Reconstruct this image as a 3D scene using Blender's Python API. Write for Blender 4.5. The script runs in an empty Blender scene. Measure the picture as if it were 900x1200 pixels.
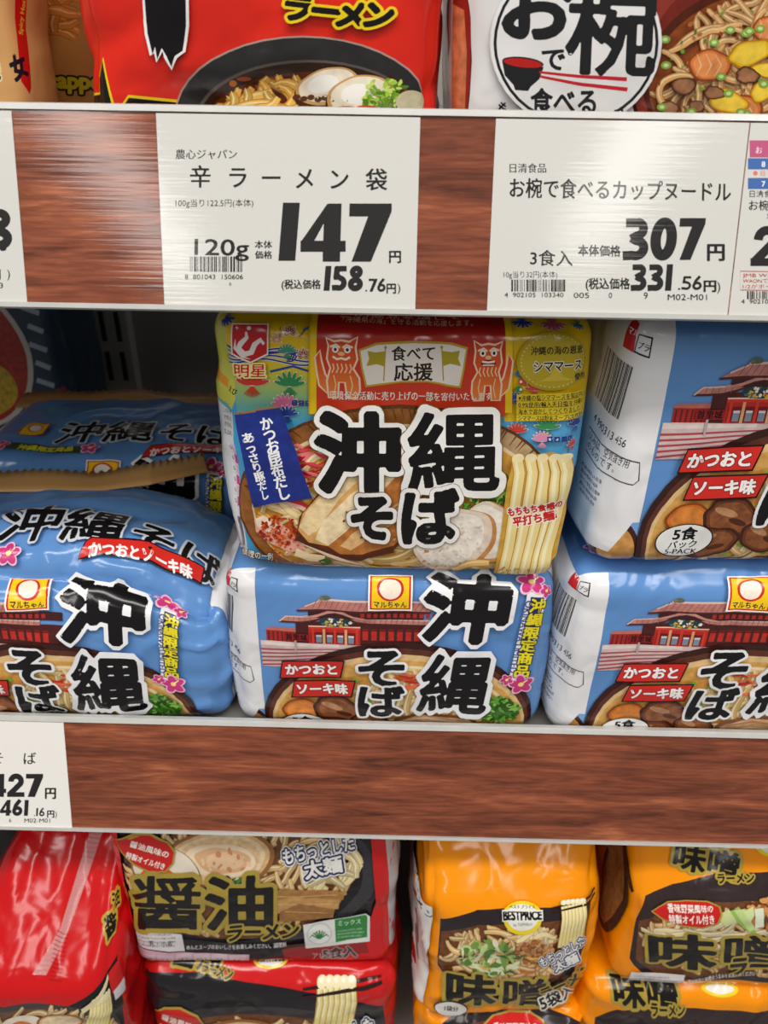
import bpy, math, random
import numpy as np
from mathutils import Vector, Matrix, Euler
from mathutils.geometry import tessellate_polygon

# ------------------------------------------------------------------ camera, light, exposure
SC = bpy.context.scene
COL = SC.collection
F_PX = 900.0
PITCH, ROLL, YAW = math.radians(30.0), math.radians(0.9), math.radians(0.6)
CAM_POS = Vector((0.0, -0.257, 0.335))
cam_d = bpy.data.cameras.new('camera'); cam = bpy.data.objects.new('camera', cam_d); COL.objects.link(cam)
cam_d.sensor_fit = 'VERTICAL'; cam_d.sensor_height = 36.0; cam_d.lens = F_PX * 36.0 / 1200.0
cam_d.clip_start = 0.01; cam_d.clip_end = 50
cam.matrix_world = (Matrix.Translation(CAM_POS) @ Matrix.Rotation(YAW, 4, 'Z')
                    @ Matrix.Rotation(math.pi / 2 - PITCH, 4, 'X') @ Matrix.Rotation(ROLL, 4, 'Z'))
cam_d.dof.use_dof = True; cam_d.dof.focus_distance = 0.31; cam_d.dof.aperture_fstop = 16
SC.camera = cam

w = bpy.data.worlds.new('store_air'); SC.world = w; w.use_nodes = True
w.node_tree.nodes['Background'].inputs[0].default_value = (1.0, 0.97, 0.93, 1)
w.node_tree.nodes['Background'].inputs[1].default_value = 0.22

def lamp(name, loc, size, size_y, power, color=(1, 0.965, 0.92)):
    l = bpy.data.lights.new(name, 'AREA'); l.shape = 'RECTANGLE'; l.size = size; l.size_y = size_y
    l.energy = power; l.color = color
    o = bpy.data.objects.new(name, l); COL.objects.link(o); o.location = loc
    return o
# rows of fluorescent ceiling strips over the aisle (the aisle runs along x)
lamp('ceiling_strip', (-1.15, -2.6, 1.75), 0.30, 2.6, 30)
lamp('ceiling_strip', (0.9, -2.2, 1.75), 0.30, 2.6, 25)
lamp('ceiling_strip', (-0.2, -0.75, 1.75), 2.4, 0.25, 33)

SC.view_settings.view_transform = 'Standard'; SC.view_settings.look = 'None'
SC.view_settings.gamma = 1.0; SC.view_settings.use_curve_mapping = False
SC.view_settings.exposure = 0.0
SC.cycles.max_bounces = 6; SC.cycles.diffuse_bounces = 3; SC.cycles.glossy_bounces = 3
SC.cycles.caustics_reflective = False; SC.cycles.caustics_refractive = False
SC.cycles.use_denoising = True
SC.cycles.sample_clamp_indirect = 4

# ------------------------------------------------------------------ small helpers
def lin(c):
    c = np.asarray(c, float) / 255.0
    return np.where(c <= 0.04045, c / 12.92, ((c + 0.055) / 1.055) ** 2.4)

def thing(name, label, cat, loc=(0, 0, 0), rot=(0, 0, 0), group=None):
    o = bpy.data.objects.new(name, None); COL.objects.link(o)
    o.empty_display_size = 0.02
    o.location = loc; o.rotation_euler = rot
    o['label'] = label; o['category'] = cat
    if group: o['group'] = group
    return o

def tag(o, label, cat, group=None):
    o['label'] = label; o['category'] = cat
    if group: o['group'] = group
    return o

def link_mesh(name, me, parent=None):
    o = bpy.data.objects.new(name, me); COL.objects.link(o)
    if parent is not None: o.parent = parent
    return o

def new_mat(name):
    m = bpy.data.materials.new(name); m.use_nodes = True
    return m, m.node_tree.nodes, m.node_tree.links, m.node_tree.nodes['Principled BSDF']

def film_material(name, rough=0.17, bump=0.5, spec=0.4, sheen_scale=1.0):
    """printed plastic film: ink colour per print, slight mottling of the print, fine creases in the film"""
    m, n, l, b = new_mat(name)
    at = n.new('ShaderNodeAttribute'); at.attribute_name = 'ink'
    uv = n.new('ShaderNodeUVMap'); uv.uv_map = 'art'
    nz = n.new('ShaderNodeTexNoise'); nz.inputs['Scale'].default_value = 260; nz.inputs['Detail'].default_value = 4
    l.new(uv.outputs[0], nz.inputs['Vector'])
    s1 = n.new('ShaderNodeMath'); s1.operation = 'SUBTRACT'; s1.inputs[1].default_value = 0.5
    l.new(nz.outputs['Fac'], s1.inputs[0])
    s2 = n.new('ShaderNodeMath'); s2.operation = 'MULTIPLY'
    l.new(s1.outputs[0], s2.inputs[0]); l.new(at.outputs['Alpha'], s2.inputs[1])
    s3 = n.new('ShaderNodeMath'); s3.operation = 'MULTIPLY_ADD'; s3.inputs[1].default_value = 2.6; s3.inputs[2].default_value = 1.0
    l.new(s2.outputs[0], s3.inputs[0])
    mx = n.new('ShaderNodeMix'); mx.data_type = 'RGBA'; mx.blend_type = 'MULTIPLY'; mx.inputs['Factor'].default_value = 1
    l.new(at.outputs['Color'], mx.inputs[6]); l.new(s3.outputs[0], mx.inputs[7])
    l.new(mx.outputs[2], b.inputs['Base Color'])
    b.inputs['Roughness'].default_value = rough
    b.inputs['Specular IOR Level'].default_value = spec
    tc = n.new('ShaderNodeTexCoord')
    n1 = n.new('ShaderNodeTexNoise'); n1.inputs['Scale'].default_value = 42 * sheen_scale; n1.inputs['Detail'].default_value = 1.6
    n1.inputs['Distortion'].default_value = 0.6
    l.new(tc.outputs['Object'], n1.inputs['Vector'])
    bp = n.new('ShaderNodeBump'); bp.inputs['Strength'].default_value = bump; bp.inputs['Distance'].default_value = 0.004
    l.new(n1.outputs['Fac'], bp.inputs['Height']); l.new(bp.outputs[0], b.inputs['Normal'])
    return m

def plain(name, col, rough=0.5, metallic=0.0, noise=0.0, nscale=40, spec=0.5):
    m, n, l, b = new_mat(name)
    c = lin(col)
    nz = n.new('ShaderNodeTexNoise'); nz.inputs['Scale'].default_value = nscale; nz.inputs['Detail'].default_value = 4
    tc = n.new('ShaderNodeTexCoord'); l.new(tc.outputs['Object'], nz.inputs['Vector'])
    rp = n.new('ShaderNodeValToRGB')
    rp.color_ramp.elements[0].position = 0.3; rp.color_ramp.elements[1].position = 0.7
    rp.color_ramp.elements[0].color = (*(c * (1 - noise)), 1); rp.color_ramp.elements[1].color = (*np.minimum(c * (1 + noise), 1), 1)
    l.new(nz.outputs['Fac'], rp.inputs[0]); l.new(rp.outputs[0], b.inputs['Base Color'])
    b.inputs['Roughness'].default_value = rough; b.inputs['Metallic'].default_value = metallic
    b.inputs['Specular IOR Level'].default_value = spec
    return m

def laminate(b, n, l, coat=0.65, rough=0.06):
    """clear label cover: glossy coat whose fine horizontal scratches smear reflections"""
    tc = n.new('ShaderNodeTexCoord')
    mp = n.new('ShaderNodeMapping'); mp.inputs['Scale'].default_value = (8, 900, 900)
    l.new(tc.outputs['Object'], mp.inputs['Vector'])
    nz = n.new('ShaderNodeTexNoise'); nz.inputs['Scale'].default_value = 1.0; nz.inputs['Detail'].default_value = 5
    l.new(mp.outputs[0], nz.inputs['Vector'])
    bp = n.new('ShaderNodeBump'); bp.inputs['Strength'].default_value = 0.09; bp.inputs['Distance'].default_value = 0.0006
    l.new(nz.outputs['Fac'], bp.inputs['Height']); l.new(bp.outputs[0], b.inputs['Coat Normal'])
    b.inputs['Coat Weight'].default_value = coat; b.inputs['Coat Roughness'].default_value = rough

def wood_material():
    m, n, l, b = new_mat('wood_grain_strip')
    tc = n.new('ShaderNodeTexCoord')
    mp = n.new('ShaderNodeMapping'); mp.inputs['Scale'].default_value = (14, 10, 130)
    l.new(tc.outputs['Object'], mp.inputs['Vector'])
    n1 = n.new('ShaderNodeTexNoise'); n1.inputs['Scale'].default_value = 1.0; n1.inputs['Detail'].default_value = 7
    n1.inputs['Roughness'].default_value = 0.62; n1.inputs['Distortion'].default_value = 0.9
    l.new(mp.outputs[0], n1.inputs['Vector'])
    rp = n.new('ShaderNodeValToRGB'); e = rp.color_ramp.elements
    e[0].position = 0.28; e[0].color = (*lin((74, 40, 28)), 1)
    e[1].position = 0.74; e[1].color = (*lin((190, 116, 78)), 1)
    x = e.new(0.45); x.color = (*lin((124, 66, 46)), 1)
    x = e.new(0.58); x.color = (*lin((148, 82, 56)), 1)
    l.new(n1.outputs['Fac'], rp.inputs[0])
    mp2 = n.new('ShaderNodeMapping'); mp2.inputs['Scale'].default_value = (70, 10, 800)
    l.new(tc.outputs['Object'], mp2.inputs['Vector'])
    n2 = n.new('ShaderNodeTexNoise'); n2.inputs['Scale'].default_value = 1.0; n2.inputs['Detail'].default_value = 3
    l.new(mp2.outputs[0], n2.inputs['Vector'])
    r2 = n.new('ShaderNodeValToRGB'); r2.color_ramp.elements[0].position = 0.35; r2.color_ramp.elements[1].position = 0.62
    r2.color_ramp.elements[0].color = (0.72, 0.68, 0.66, 1); r2.color_ramp.elements[1].color = (1.08, 1.06, 1.04, 1)
    l.new(n2.outputs['Fac'], r2.inputs[0])
    mx = n.new('ShaderNodeMix'); mx.data_type = 'RGBA'; mx.blend_type = 'MULTIPLY'; mx.inputs['Factor'].default_value = 1
    l.new(rp.outputs[0], mx.inputs[6]); l.new(r2.outputs[0], mx.inputs[7]); l.new(mx.outputs[2], b.inputs['Base Color'])
    b.inputs['Roughness'].default_value = 0.5; b.inputs['Specular IOR Level'].default_value = 0.15
    laminate(b, n, l)
    return m

def paper_material():
    m, n, l, b = new_mat('laminated_card')
    at = n.new('ShaderNodeAttribute'); at.attribute_name = 'ink'
    tc = n.new('ShaderNodeTexCoord')
    nz = n.new('ShaderNodeTexNoise'); nz.inputs['Scale'].default_value = 600; l.new(tc.outputs['Object'], nz.inputs['Vector'])
    rp = n.new('ShaderNodeValToRGB'); rp.color_ramp.elements[0].color = (0.965, 0.965, 0.96, 1); rp.color_ramp.elements[1].color = (1, 1, 1, 1)
    l.new(nz.outputs['Fac'], rp.inputs[0])
    mx = n.new('ShaderNodeMix'); mx.data_type = 'RGBA'; mx.blend_type = 'MULTIPLY'; mx.inputs['Factor'].default_value = 1
    l.new(at.outputs['Color'], mx.inputs[6]); l.new(rp.outputs[0], mx.inputs[7]); l.new(mx.outputs[2], b.inputs['Base Color'])
    b.inputs['Roughness'].default_value = 0.55; b.inputs['Specular IOR Level'].default_value = 0.15
    laminate(b, n, l)
    return m

M_WOOD = wood_material(); M_CARD = paper_material()
M_FILM = film_material('printed_film'); M_FILM_SOFT = film_material('printed_film_matt', rough=0.33, bump=0.25)
M_STEEL = plain('white_enamel', (205, 203, 198), 0.4, 0, 0.03)
M_LIP = plain('clear_plastic_lip', (196, 196, 192), 0.18, 0.0, 0.05, 90)
M_DARKSTEEL = plain('grey_enamel', (94, 92, 90), 0.45, 0, 0.05)
M_SLOT = plain('slot_shadow_steel', (28, 28, 28), 0.6, 0, 0.1)
M_BOARD = plain('shelf_enamel', (122, 119, 114), 0.45, 0, 0.04)

# ------------------------------------------------------------------ print shop: flat ink shapes
def glyph_tris(text, size=1.0, offset=0.0, spacing=1.0):
    c = bpy.data.curves.new('type', 'FONT'); c.body = text; c.size = 1.0; c.offset = offset
    c.resolution_u = 3; c.space_character = spacing
    o = bpy.data.objects.new('type', c); COL.objects.link(o)
    dg = bpy.context.evaluated_depsgraph_get(); dg.update()
    ev = o.evaluated_get(dg); me = ev.to_mesh()
    me.calc_loop_triangles()
    v = np.empty(len(me.vertices) * 3); me.vertices.foreach_get('co', v); v = v.reshape(-1, 3)[:, :2]
    t = np.empty(len(me.loop_triangles) * 3, dtype=np.int32); me.loop_triangles.foreach_get('vertices', t)
    ev.to_mesh_clear(); bpy.data.objects.remove(o); bpy.data.curves.remove(c)
    return v[t.reshape(-1, 3)] * size if len(t) else np.zeros((0, 3, 2))

def raster(tris, x0, y0, nx, ny, h):
    """2x supersampled coverage of triangles on a grid"""
    S = 2; W, H = nx * S, ny * S
    im = np.zeros((H, W), bool)
    for t in tris:
        p = (t - (x0, y0)) / h * S - 0.5
        a0, a1 = int(max(0, np.floor(p[:, 0].min()))), int(min(W - 1, np.ceil(p[:, 0].max())))
        b0, b1 = int(max(0, np.floor(p[:, 1].min()))), int(min(H - 1, np.ceil(p[:, 1].max())))
        if a1 < a0 or b1 < b0: continue
        X, Y = np.meshgrid(np.arange(a0, a1 + 1), np.arange(b0, b1 + 1))
        d = []
        for i in range(3):
            q, r = p[i], p[(i + 1) % 3]
            d.append((r[0] - q[0]) * (Y - q[1]) - (r[1] - q[1]) * (X - q[0]))
        ins = ((d[0] >= 0) & (d[1] >= 0) & (d[2] >= 0)) | ((d[0] <= 0) & (d[1] <= 0) & (d[2] <= 0))
        im[b0:b1 + 1, a0:a1 + 1] |= ins
    return im

def dilate(im, rx, ry):
    """elliptic dilation of a boolean image by radii in pixels"""
    out = im.copy(); H, W = im.shape; R = int(math.floor(ry))
    cache = {}
    for dy in range(-R, R + 1):
        k = int(round(rx * math.sqrt(max(0, 1 - (dy / max(ry, 1e-6)) ** 2)))) if rx >= 0 else int(round(-rx * max(0, 1 - abs(dy) / ry)))
        if k not in cache:
            cs = np.cumsum(np.pad(im.astype(np.int32), ((0, 0), (k + 1, k))), axis=1)
            cache[k] = (cs[:, 2 * k + 1:] - cs[:, :-(2 * k + 1)]) > 0
        d = cache[k]
        if dy >= 0: out[dy:] |= d[:H - dy]
        else: out[:dy] |= d[-dy:]
    return out

def mesh_field(f, x0, y0, h, iso=0.5):
    """triangles of the region f > iso, f sampled at grid points"""
    f = f - iso; ny, nx = f.shape
    ins = f > 0
    full = ins[:-1, :-1] & ins[1:, :-1] & ins[:-1, 1:] & ins[1:, 1:]
    anyi = ins[:-1, :-1] | ins[1:, :-1] | ins[:-1, 1:] | ins[1:, 1:]
    T = []
    fp = np.pad(full.astype(np.int8), ((0, 0), (1, 1)))
    d = np.diff(fp, axis=1)
    for j in range(ny - 1):
        st = np.flatnonzero(d[j] == 1); en = np.flatnonzero(d[j] == -1)
        for a, b in zip(st, en):
            T.append([[a, j], [b, j], [b, j + 1]]); T.append([[a, j], [b, j + 1], [a, j + 1]])
    T = np.array(T, float).reshape(-1, 3, 2)
    J, I = np.nonzero(anyi & ~full)
    out = [T]
    for tri in (((0, 0), (1, 0), (1, 1)), ((0, 0), (1, 1), (0, 1))):
        P = np.stack([np.stack([I + a, J + b], -1) for a, b in tri], 1).astype(float)
        V = np.stack([f[J + b, I + a] for a, b in tri], 1)
        cnt = (V > 0).sum(1)
        out.append(P[cnt == 3])
        for k in range(3):
            a, b, c = k, (k + 1) % 3, (k + 2) % 3
            s = (cnt == 1) & (V[:, a] > 0)
            if s.any():
                A, B, C = P[s, a], P[s, b], P[s, c]; va, vb, vc = V[s, a][:, None], V[s, b][:, None], V[s, c][:, None]
                out.append(np.stack([A, A + (B - A) * va / (va - vb), A + (C - A) * va / (va - vc)], 1))
            s = (cnt == 2) & (V[:, a] <= 0)
            if s.any():
                A, B, C = P[s, a], P[s, b], P[s, c]; va, vb, vc = V[s, a][:, None], V[s, b][:, None], V[s, c][:, None]
                p = B + (A - B) * vb / (vb - va); q = C + (A - C) * vc / (vc - va)
                out.append(np.stack([p, B, C], 1)); out.append(np.stack([p, C, q], 1))
    T = np.concatenate(out)
    return T * h + (x0, y0)

_ink_cache = {}
def ink_layers(text, radii, res=90, spacing=1.0, aspect=1.0):
    """glyphs fattened by each radius (in em); unit-size triangles, one array per radius"""
    key = (text, tuple(radii), res, spacing, aspect)
    if key in _ink_cache: return _ink_cache[key]
    t = glyph_tris(text, spacing=spacing)
    rm = max(max(radii), 0.01) * 1.3 + 0.05
    x0, y0 = t.reshape(-1, 2).min(0) - rm; x1, y1 = t.reshape(-1, 2).max(0) + rm
    h = 1.0 / res; nx, ny = int((x1 - x0) / h) + 2, int((y1 - y0) / h) + 2
    im = raster(t, x0, y0, nx, ny, h)
    outs = []
    for r in radii:
        k_ = 1.3 if aspect < 0 else 1.0
        d = dilate(im, r * aspect / h * 2 * k_, r / h * 2 * k_) if r > 0 else im
        g = d.astype(float)
        g = np.pad(g, 1)
        g = (g[:-2] + 2 * g[1:-1] + g[2:]) / 4; g = (g[:, :-2] + 2 * g[:, 1:-1] + g[:, 2:]) / 4
        g = g.reshape(ny, 2, nx, 2).mean((1, 3)); g[0] = g[-1] = 0; g[:, 0] = g[:, -1] = 0
        outs.append(mesh_field(g, x0 + h / 2, y0 + h / 2, h))
    _ink_cache[key] = outs
    return outs

def rgba(c):
    """(r,g,b) 0-255 with an optional fourth value, the mottling of the print"""
    a = c[3] if len(c) > 3 else 0.0
    return np.array([*lin(c[:3]), a])

class Art:
    def __init__(self):
        self.items = []; self.part = None; self.clip = None
    def add(self, tris, col, part='_'):
        tris = np.asarray(tris, float)
        if not len(tris): return
        if callable(col):
            lo, hi = tris.min((0, 1)), tris.max((0, 1))
            tris, _d = cut_to_cells(tris, np.zeros((len(tris), 3, 1)), np.linspace(lo[0], hi[0], 22), np.linspace(lo[1], hi[1], 22))
            C = col(tris.reshape(-1, 2)).reshape(len(tris), 3, 4)
        else: C = np.broadcast_to(rgba(col), (len(tris), 3, 4))
        self.items.append([tris, C, self.part if part == '_' else part])
    def poly(self, pts, col):
        pts = [tuple(p) for p in pts]
        ix = tessellate_polygon([[Vector((x, y, 0)) for x, y in pts]])
        P = np.array(pts)
        self.add(P[np.array(ix)], col)
    def rect(self, x0, y0, x1, y1, col, rot=0):
        P = np.array([(x0, y0), (x1, y0), (x1, y1), (x0, y1)], float)
        if rot:
            c = P.mean(0); a = math.radians(rot); R = np.array([[math.cos(a), -math.sin(a)], [math.sin(a), math.cos(a)]])
            P = (P - c) @ R.T + c
        self.add([P[[0, 1, 2]], P[[0, 2, 3]]], col)
    def ell(self, cx, cy, rx, ry, col, rot=0, n=40, a0=0, a1=360, wob=0, seed=0):
        t = np.radians(np.linspace(a0, a1, n, endpoint=(a1 - a0) != 360))
        rr = np.ones(n)
        if wob:
            r = np.random.RandomState(seed)
            for k in (2, 3, 5, 7): rr = rr + wob / k ** .6 * r.uniform(-1, 1) * np.cos(k * t + r.uniform(0, 6.28))
        P = np.stack([rx * rr * np.cos(t), ry * rr * np.sin(t)], 1)
        a = math.radians(rot); R = np.array([[math.cos(a), -math.sin(a)], [math.sin(a), math.cos(a)]])
        P = P @ R.T + (cx, cy)
        c = np.array((cx, cy)); Q = np.roll(P, -1, 0)
        if (a1 - a0) != 360: P, Q = P[:-1], Q[:-1]
        self.add(np.stack([np.broadcast_to(c, P.shape), P, Q], 1), col)
    def stroke(self, pts, wd, col, closed=False, taper=None):
        P = np.array(pts, float)
        if closed: P = np.vstack([P, P[:1]])
        d = np.gradient(P, axis=0)
        if closed:
            e = (P[1] - P[-2]) / 2; d[0] = e; d[-1] = e
        nrm = np.stack([-d[:, 1], d[:, 0]], 1); nrm /= np.maximum(np.linalg.norm(nrm, axis=1, keepdims=True), 1e-9)
        ww = np.full(len(P), wd / 2.0) if taper is None else wd / 2.0 * np.interp(np.linspace(0, 1, len(P)), np.linspace(0, 1, len(taper)), taper)
        A, B = P + nrm * ww[:, None], P - nrm * ww[:, None]
        T = np.concatenate([np.stack([B[:-1], B[1:], A[1:]], 1), np.stack([B[:-1], A[1:], A[:-1]], 1)])
        self.add(T, col)
    def fine(self, size):
        """glyph resolution by printed size"""
        px = size * (1 if isinstance(self, Sheet) else 2.6)
        return 16 if px < 7 else 24 if px < 11 else 40 if px < 20 else 52 if px < 40 else 84
    def _place(self, t, x, y, size, rot, shear, sx, sy, align):
        v = t.reshape(-1, 2)
        v = v * (size * sx, size * sy)
        v = v + np.stack([v[:, 1] * shear, np.zeros(len(v))], 1)
        a = math.radians(rot); R = np.array([[math.cos(a), -math.sin(a)], [math.sin(a), math.cos(a)]])
        return (v @ R.T + (x, y)).reshape(-1, 3, 2)
    def text(self, s, x, y, size, col, bold=0.0, rot=0, shear=0, sx=1, sy=1, align='l', vertical=False, spacing=1.0, width=None, step=None):
        """plain type; x, y is the left (l), centre (c) or right (r) end of the baseline; width squeezes to fit"""
        if vertical:
            st = step or size * 1.0
            a = math.radians(rot)
            for k, ch in enumerate(s):
                self.text(ch, x + math.sin(a) * st * k, y - math.cos(a) * st * k, size, col, bold, rot, shear, sx, sy, 'c')
            return
        t = ink_layers(s, [bold], self.fine(size), spacing)[0]
        if not len(t): return
        lo, hi = t.reshape(-1, 2)[:, 0].min(), t.reshape(-1, 2)[:, 0].max()
        if width: sx = width / (size * (hi - lo))
        t = t - (lo + {'l': 0, 'c': .5, 'r': 1}[align] * (hi - lo), 0)
        self.add(self._place(t, x, y, size, rot, shear, sx, sy, align), col)
    def ink(self, s, x, y, size, layers, rot=0, shear=0, sx=1, sy=1, align='c', vertical=False, res=None, spacing=1.0, aspect=1.0, width=None, step=None):
        """layers = [(radius in em, colour), ...] from the widest to the letter itself"""
        res = res or max(24, self.fine(size))
        if vertical:
            st = step or size; a = math.radians(rot)
            per = [ink_layers(ch, [r for r, c in layers], res, 1.0, aspect) for ch in s]
            for li, (r, c) in enumerate(layers):
                for k, ch in enumerate(s):
                    t = per[k][li] - (0.5, 0)
                    self.add(self._place(t, x + math.sin(a) * st * k, y - math.cos(a) * st * k, size, rot, shear, sx, sy, 'c'), c)
            return
        per = ink_layers(s, [r for r, c in layers], res, spacing, aspect)
        v = per[-1].reshape(-1, 2)[:, 0]; lo, hi = v.min(), v.max()
        if width: sx = width / (size * (hi - lo))
        for t, (r, c) in zip(per, layers):
            self.add(self._place(t - (lo + {'l': 0, 'c': .5, 'r': 1}[align] * (hi - lo), 0), x, y, size, rot, shear, sx, sy, align), c)
    def field(self, fn, x0, y0, x1, y1, h, col, iso=0.0):
        nx, ny = int((x1 - x0) / h) + 1, int((y1 - y0) / h) + 1
        X, Y = np.meshgrid(x0 + np.arange(nx) * h, y0 + np.arange(ny) * h)
        f = fn(X, Y).astype(float); f[0] = f[-1] = -1e-6 + iso; f[:, 0] = f[:, -1] = -1e-6 + iso
        self.add(mesh_field(f, x0, y0, h, iso), col)
    def paste(self, other, dx=0, dy=0, s=1.0, sy=None, rot=0, part='_'):
        a = math.radians(rot); R = np.array([[math.cos(a), -math.sin(a)], [math.sin(a), math.cos(a)]])
        for t, c, p in other.items:
            v = t * (s, sy or s)
            self.items.append([v @ R.T + (dx, dy), c, p if part == '_' else part])
    def clip_to(self, start, keep):
        """keep(x, y) > 0 cuts the items added since index start to a convex-ish region (half-plane list)"""
        for it in self.items[start:]:
            t, c = it[0], np.array(it[1])
            for (nx, ny, d) in keep:
                t, c = clip_half(t, c, nx, ny, d)
            it[0], it[1] = t, c
        self.items[start:] = [i for i in self.items[start:] if len(i[0])]

def clip_half(t, c, nx, ny, d):
    """keep the part of each triangle with nx*x + ny*y + d >= 0"""
    s = t[:, :, 0] * nx + t[:, :, 1] * ny + d
    cnt = (s >= 0).sum(1)
    T = [t[cnt == 3]]; C = [c[cnt == 3]]
    for k in range(3):
        a, b, e = k, (k + 1) % 3, (k + 2) % 3
        m = (cnt == 1) & (s[:, a] >= 0)
        if m.any():
            u = (s[m, a] / (s[m, a] - s[m, b]))[:, None]; v = (s[m, a] / (s[m, a] - s[m, e]))[:, None]
            A, B, E = t[m, a], t[m, b], t[m, e]; CA, CB, CE = c[m, a], c[m, b], c[m, e]
            T.append(np.stack([A, A + (B - A) * u, A + (E - A) * v], 1)); C.append(np.stack([CA, CA + (CB - CA) * u, CA + (CE - CA) * v], 1))
        m = (cnt == 2) & (s[:, a] < 0)
        if m.any():
            u = (s[m, b] / (s[m, b] - s[m, a]))[:, None]; v = (s[m, e] / (s[m, e] - s[m, a]))[:, None]
            A, B, E = t[m, a], t[m, b], t[m, e]; CA, CB, CE = c[m, a], c[m, b], c[m, e]
            p, q = B + (A - B) * u, E + (A - E) * v; cp, cq = CB + (CA - CB) * u, CE + (CA - CE) * v
            T += [np.stack([p, B, E], 1), np.stack([p, E, q], 1)]; C += [np.stack([cp, CB, CE], 1), np.stack([cp, CE, cq], 1)]
    return np.concatenate(T), np.concatenate(C)

def split_axis(t, c, ax, lines, least=0.0):
    """split triangles until none crosses one of the sorted lines of this axis"""
    lines = np.asarray(lines); done_t, done_c = [], []
    for _ in range(24):
        if not len(t): break
        lo, hi = t[:, :, ax].min(1), t[:, :, ax].max(1)
        i0 = np.searchsorted(lines, lo + 1e-9, side='right'); i1 = np.searchsorted(lines, hi - 1e-9, side='left')
        n = i1 - i0
        k = (n <= 0) | (hi - lo < least)
        done_t.append(t[k]); done_c.append(c[k])
        t, c, i0, n = t[~k], c[~k], i0[~k], n[~k]
        if not len(t): break
        L = lines[i0 + n // 2]
        o = np.argsort(t[:, :, ax], axis=1)
        r = np.arange(len(t))[:, None]
        flip = np.isin(o[:, 0] * 9 + o[:, 1] * 3 + o[:, 2], (0 * 9 + 2 * 3 + 1, 1 * 9 + 0 * 3 + 2, 2 * 9 + 1 * 3 + 0))
        t, c = t[r, o], c[r, o]
        def pt(a, b):
            u = ((L - t[:, a, ax]) / np.maximum(t[:, b, ax] - t[:, a, ax], 1e-12))[:, None]
            p = t[:, a] + (t[:, b] - t[:, a]) * u; p[:, ax] = L
            return p, c[:, a] + (c[:, b] - c[:, a]) * u
        low = L <= t[:, 1, ax]
        p02, c02 = pt(0, 2)
        p01, c01 = pt(0, 1); p12, c12 = pt(1, 2)
        v0, v1, v2 = t[:, 0], t[:, 1], t[:, 2]; k0, k1, k2 = c[:, 0], c[:, 1], c[:, 2]
        f1 = np.concatenate
        w3 = lambda m, *a: np.stack([x[m] for x in a], 1)
        tt = f1([w3(low, v0, p01, p02), w3(low, p01, v1, v2), w3(low, p01, v2, p02),
                 w3(~low, v0, v1, p12), w3(~low, v0, p12, p02), w3(~low, p12, v2, p02)])
        cc = f1([w3(low, k0, c01, c02), w3(low, c01, k1, k2), w3(low, c01, k2, c02),
                 w3(~low, k0, k1, c12), w3(~low, k0, c12, c02), w3(~low, c12, k2, c02)])
        area = np.abs((tt[:, 1, 0] - tt[:, 0, 0]) * (tt[:, 2, 1] - tt[:, 0, 1]) - (tt[:, 1, 1] - tt[:, 0, 1]) * (tt[:, 2, 0] - tt[:, 0, 0]))
        g = area > 1e-14
        t, c = tt[g], cc[g]
    return (np.concatenate(done_t), np.concatenate(done_c)) if done_t else (t, c)

def ccw(t):
    a = (t[:, 1, 0] - t[:, 0, 0]) * (t[:, 2, 1] - t[:, 0, 1]) - (t[:, 1, 1] - t[:, 0, 1]) * (t[:, 2, 0] - t[:, 0, 0])
    t = t.copy(); m = a < 0
    return m, a

def build_mesh(name, V, Fc, ink, uv, mat, normals=None):
    """V (n,3), triangles Fc (m,3), ink (n,4), uv (n,2)"""
    me = bpy.data.meshes.new(name)
    me.vertices.add(len(V)); me.vertices.foreach_set('co', np.ascontiguousarray(V, np.float32).ravel())
    nf = len(Fc); k = Fc.shape[1]
    me.loops.add(nf * k); me.loops.foreach_set('vertex_index', np.ascontiguousarray(Fc, np.int32).ravel())
    me.polygons.add(nf); me.polygons.foreach_set('loop_start', np.arange(0, nf * k, k, dtype=np.int32))
    me.update(calc_edges=True)
    a = me.color_attributes.new('ink', 'FLOAT_COLOR', 'POINT')
    a.data.foreach_set('color', np.ascontiguousarray(ink, np.float32).ravel())
    u = me.uv_layers.new(name='art')
    u.data.foreach_set('uv', np.ascontiguousarray(uv[Fc.ravel()], np.float32).ravel())
    me.polygons.foreach_set('use_smooth', np.ones(nf, bool))
    me.materials.append(mat)
    if normals is not None: me.normals_split_custom_set_from_vertices(np.asarray(normals, np.float32))
    return me

# ------------------------------------------------------------------ value noise for film creases
def vnoise(p, seed=0):
    p = np.asarray(p, float); i = np.floor(p).astype(np.int64); f = p - i; f = f * f * (3 - 2 * f)
    def h(ix, iy, iz):
        n = (ix * 374761393 + iy * 668265263 + iz * 2147483647 + seed * 1442695041) & 0xFFFFFFFF
        n = ((n ^ (n >> 13)) * 1274126177) & 0xFFFFFFFF
        return ((n ^ (n >> 16)) & 0xFFFF) / 65535.0
    r = 0
    for a in (0, 1):
        for b in (0, 1):
            for c in (0, 1):
                wt = (f[:, 0] if a else 1 - f[:, 0]) * (f[:, 1] if b else 1 - f[:, 1]) * (f[:, 2] if c else 1 - f[:, 2])
                r = r + wt * h(i[:, 0] + a, i[:, 1] + b, i[:, 2] + c)
    return r * 2 - 1

def creases(p, seed, scale, warp=0.5):
    """sharp folds: ridged noise in 0..1 peaking along wandering lines"""
    q = p / scale
    q = q + warp * np.stack([vnoise(q * 0.7 + 7, seed + 1), vnoise(q * 0.7 + 19, seed + 2), vnoise(q * 0.7 + 31, seed + 3)], 1)
    n = vnoise(q, seed)
    return np.clip(1 - np.abs(n) * 2.2, 0, 1) ** 2

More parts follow.
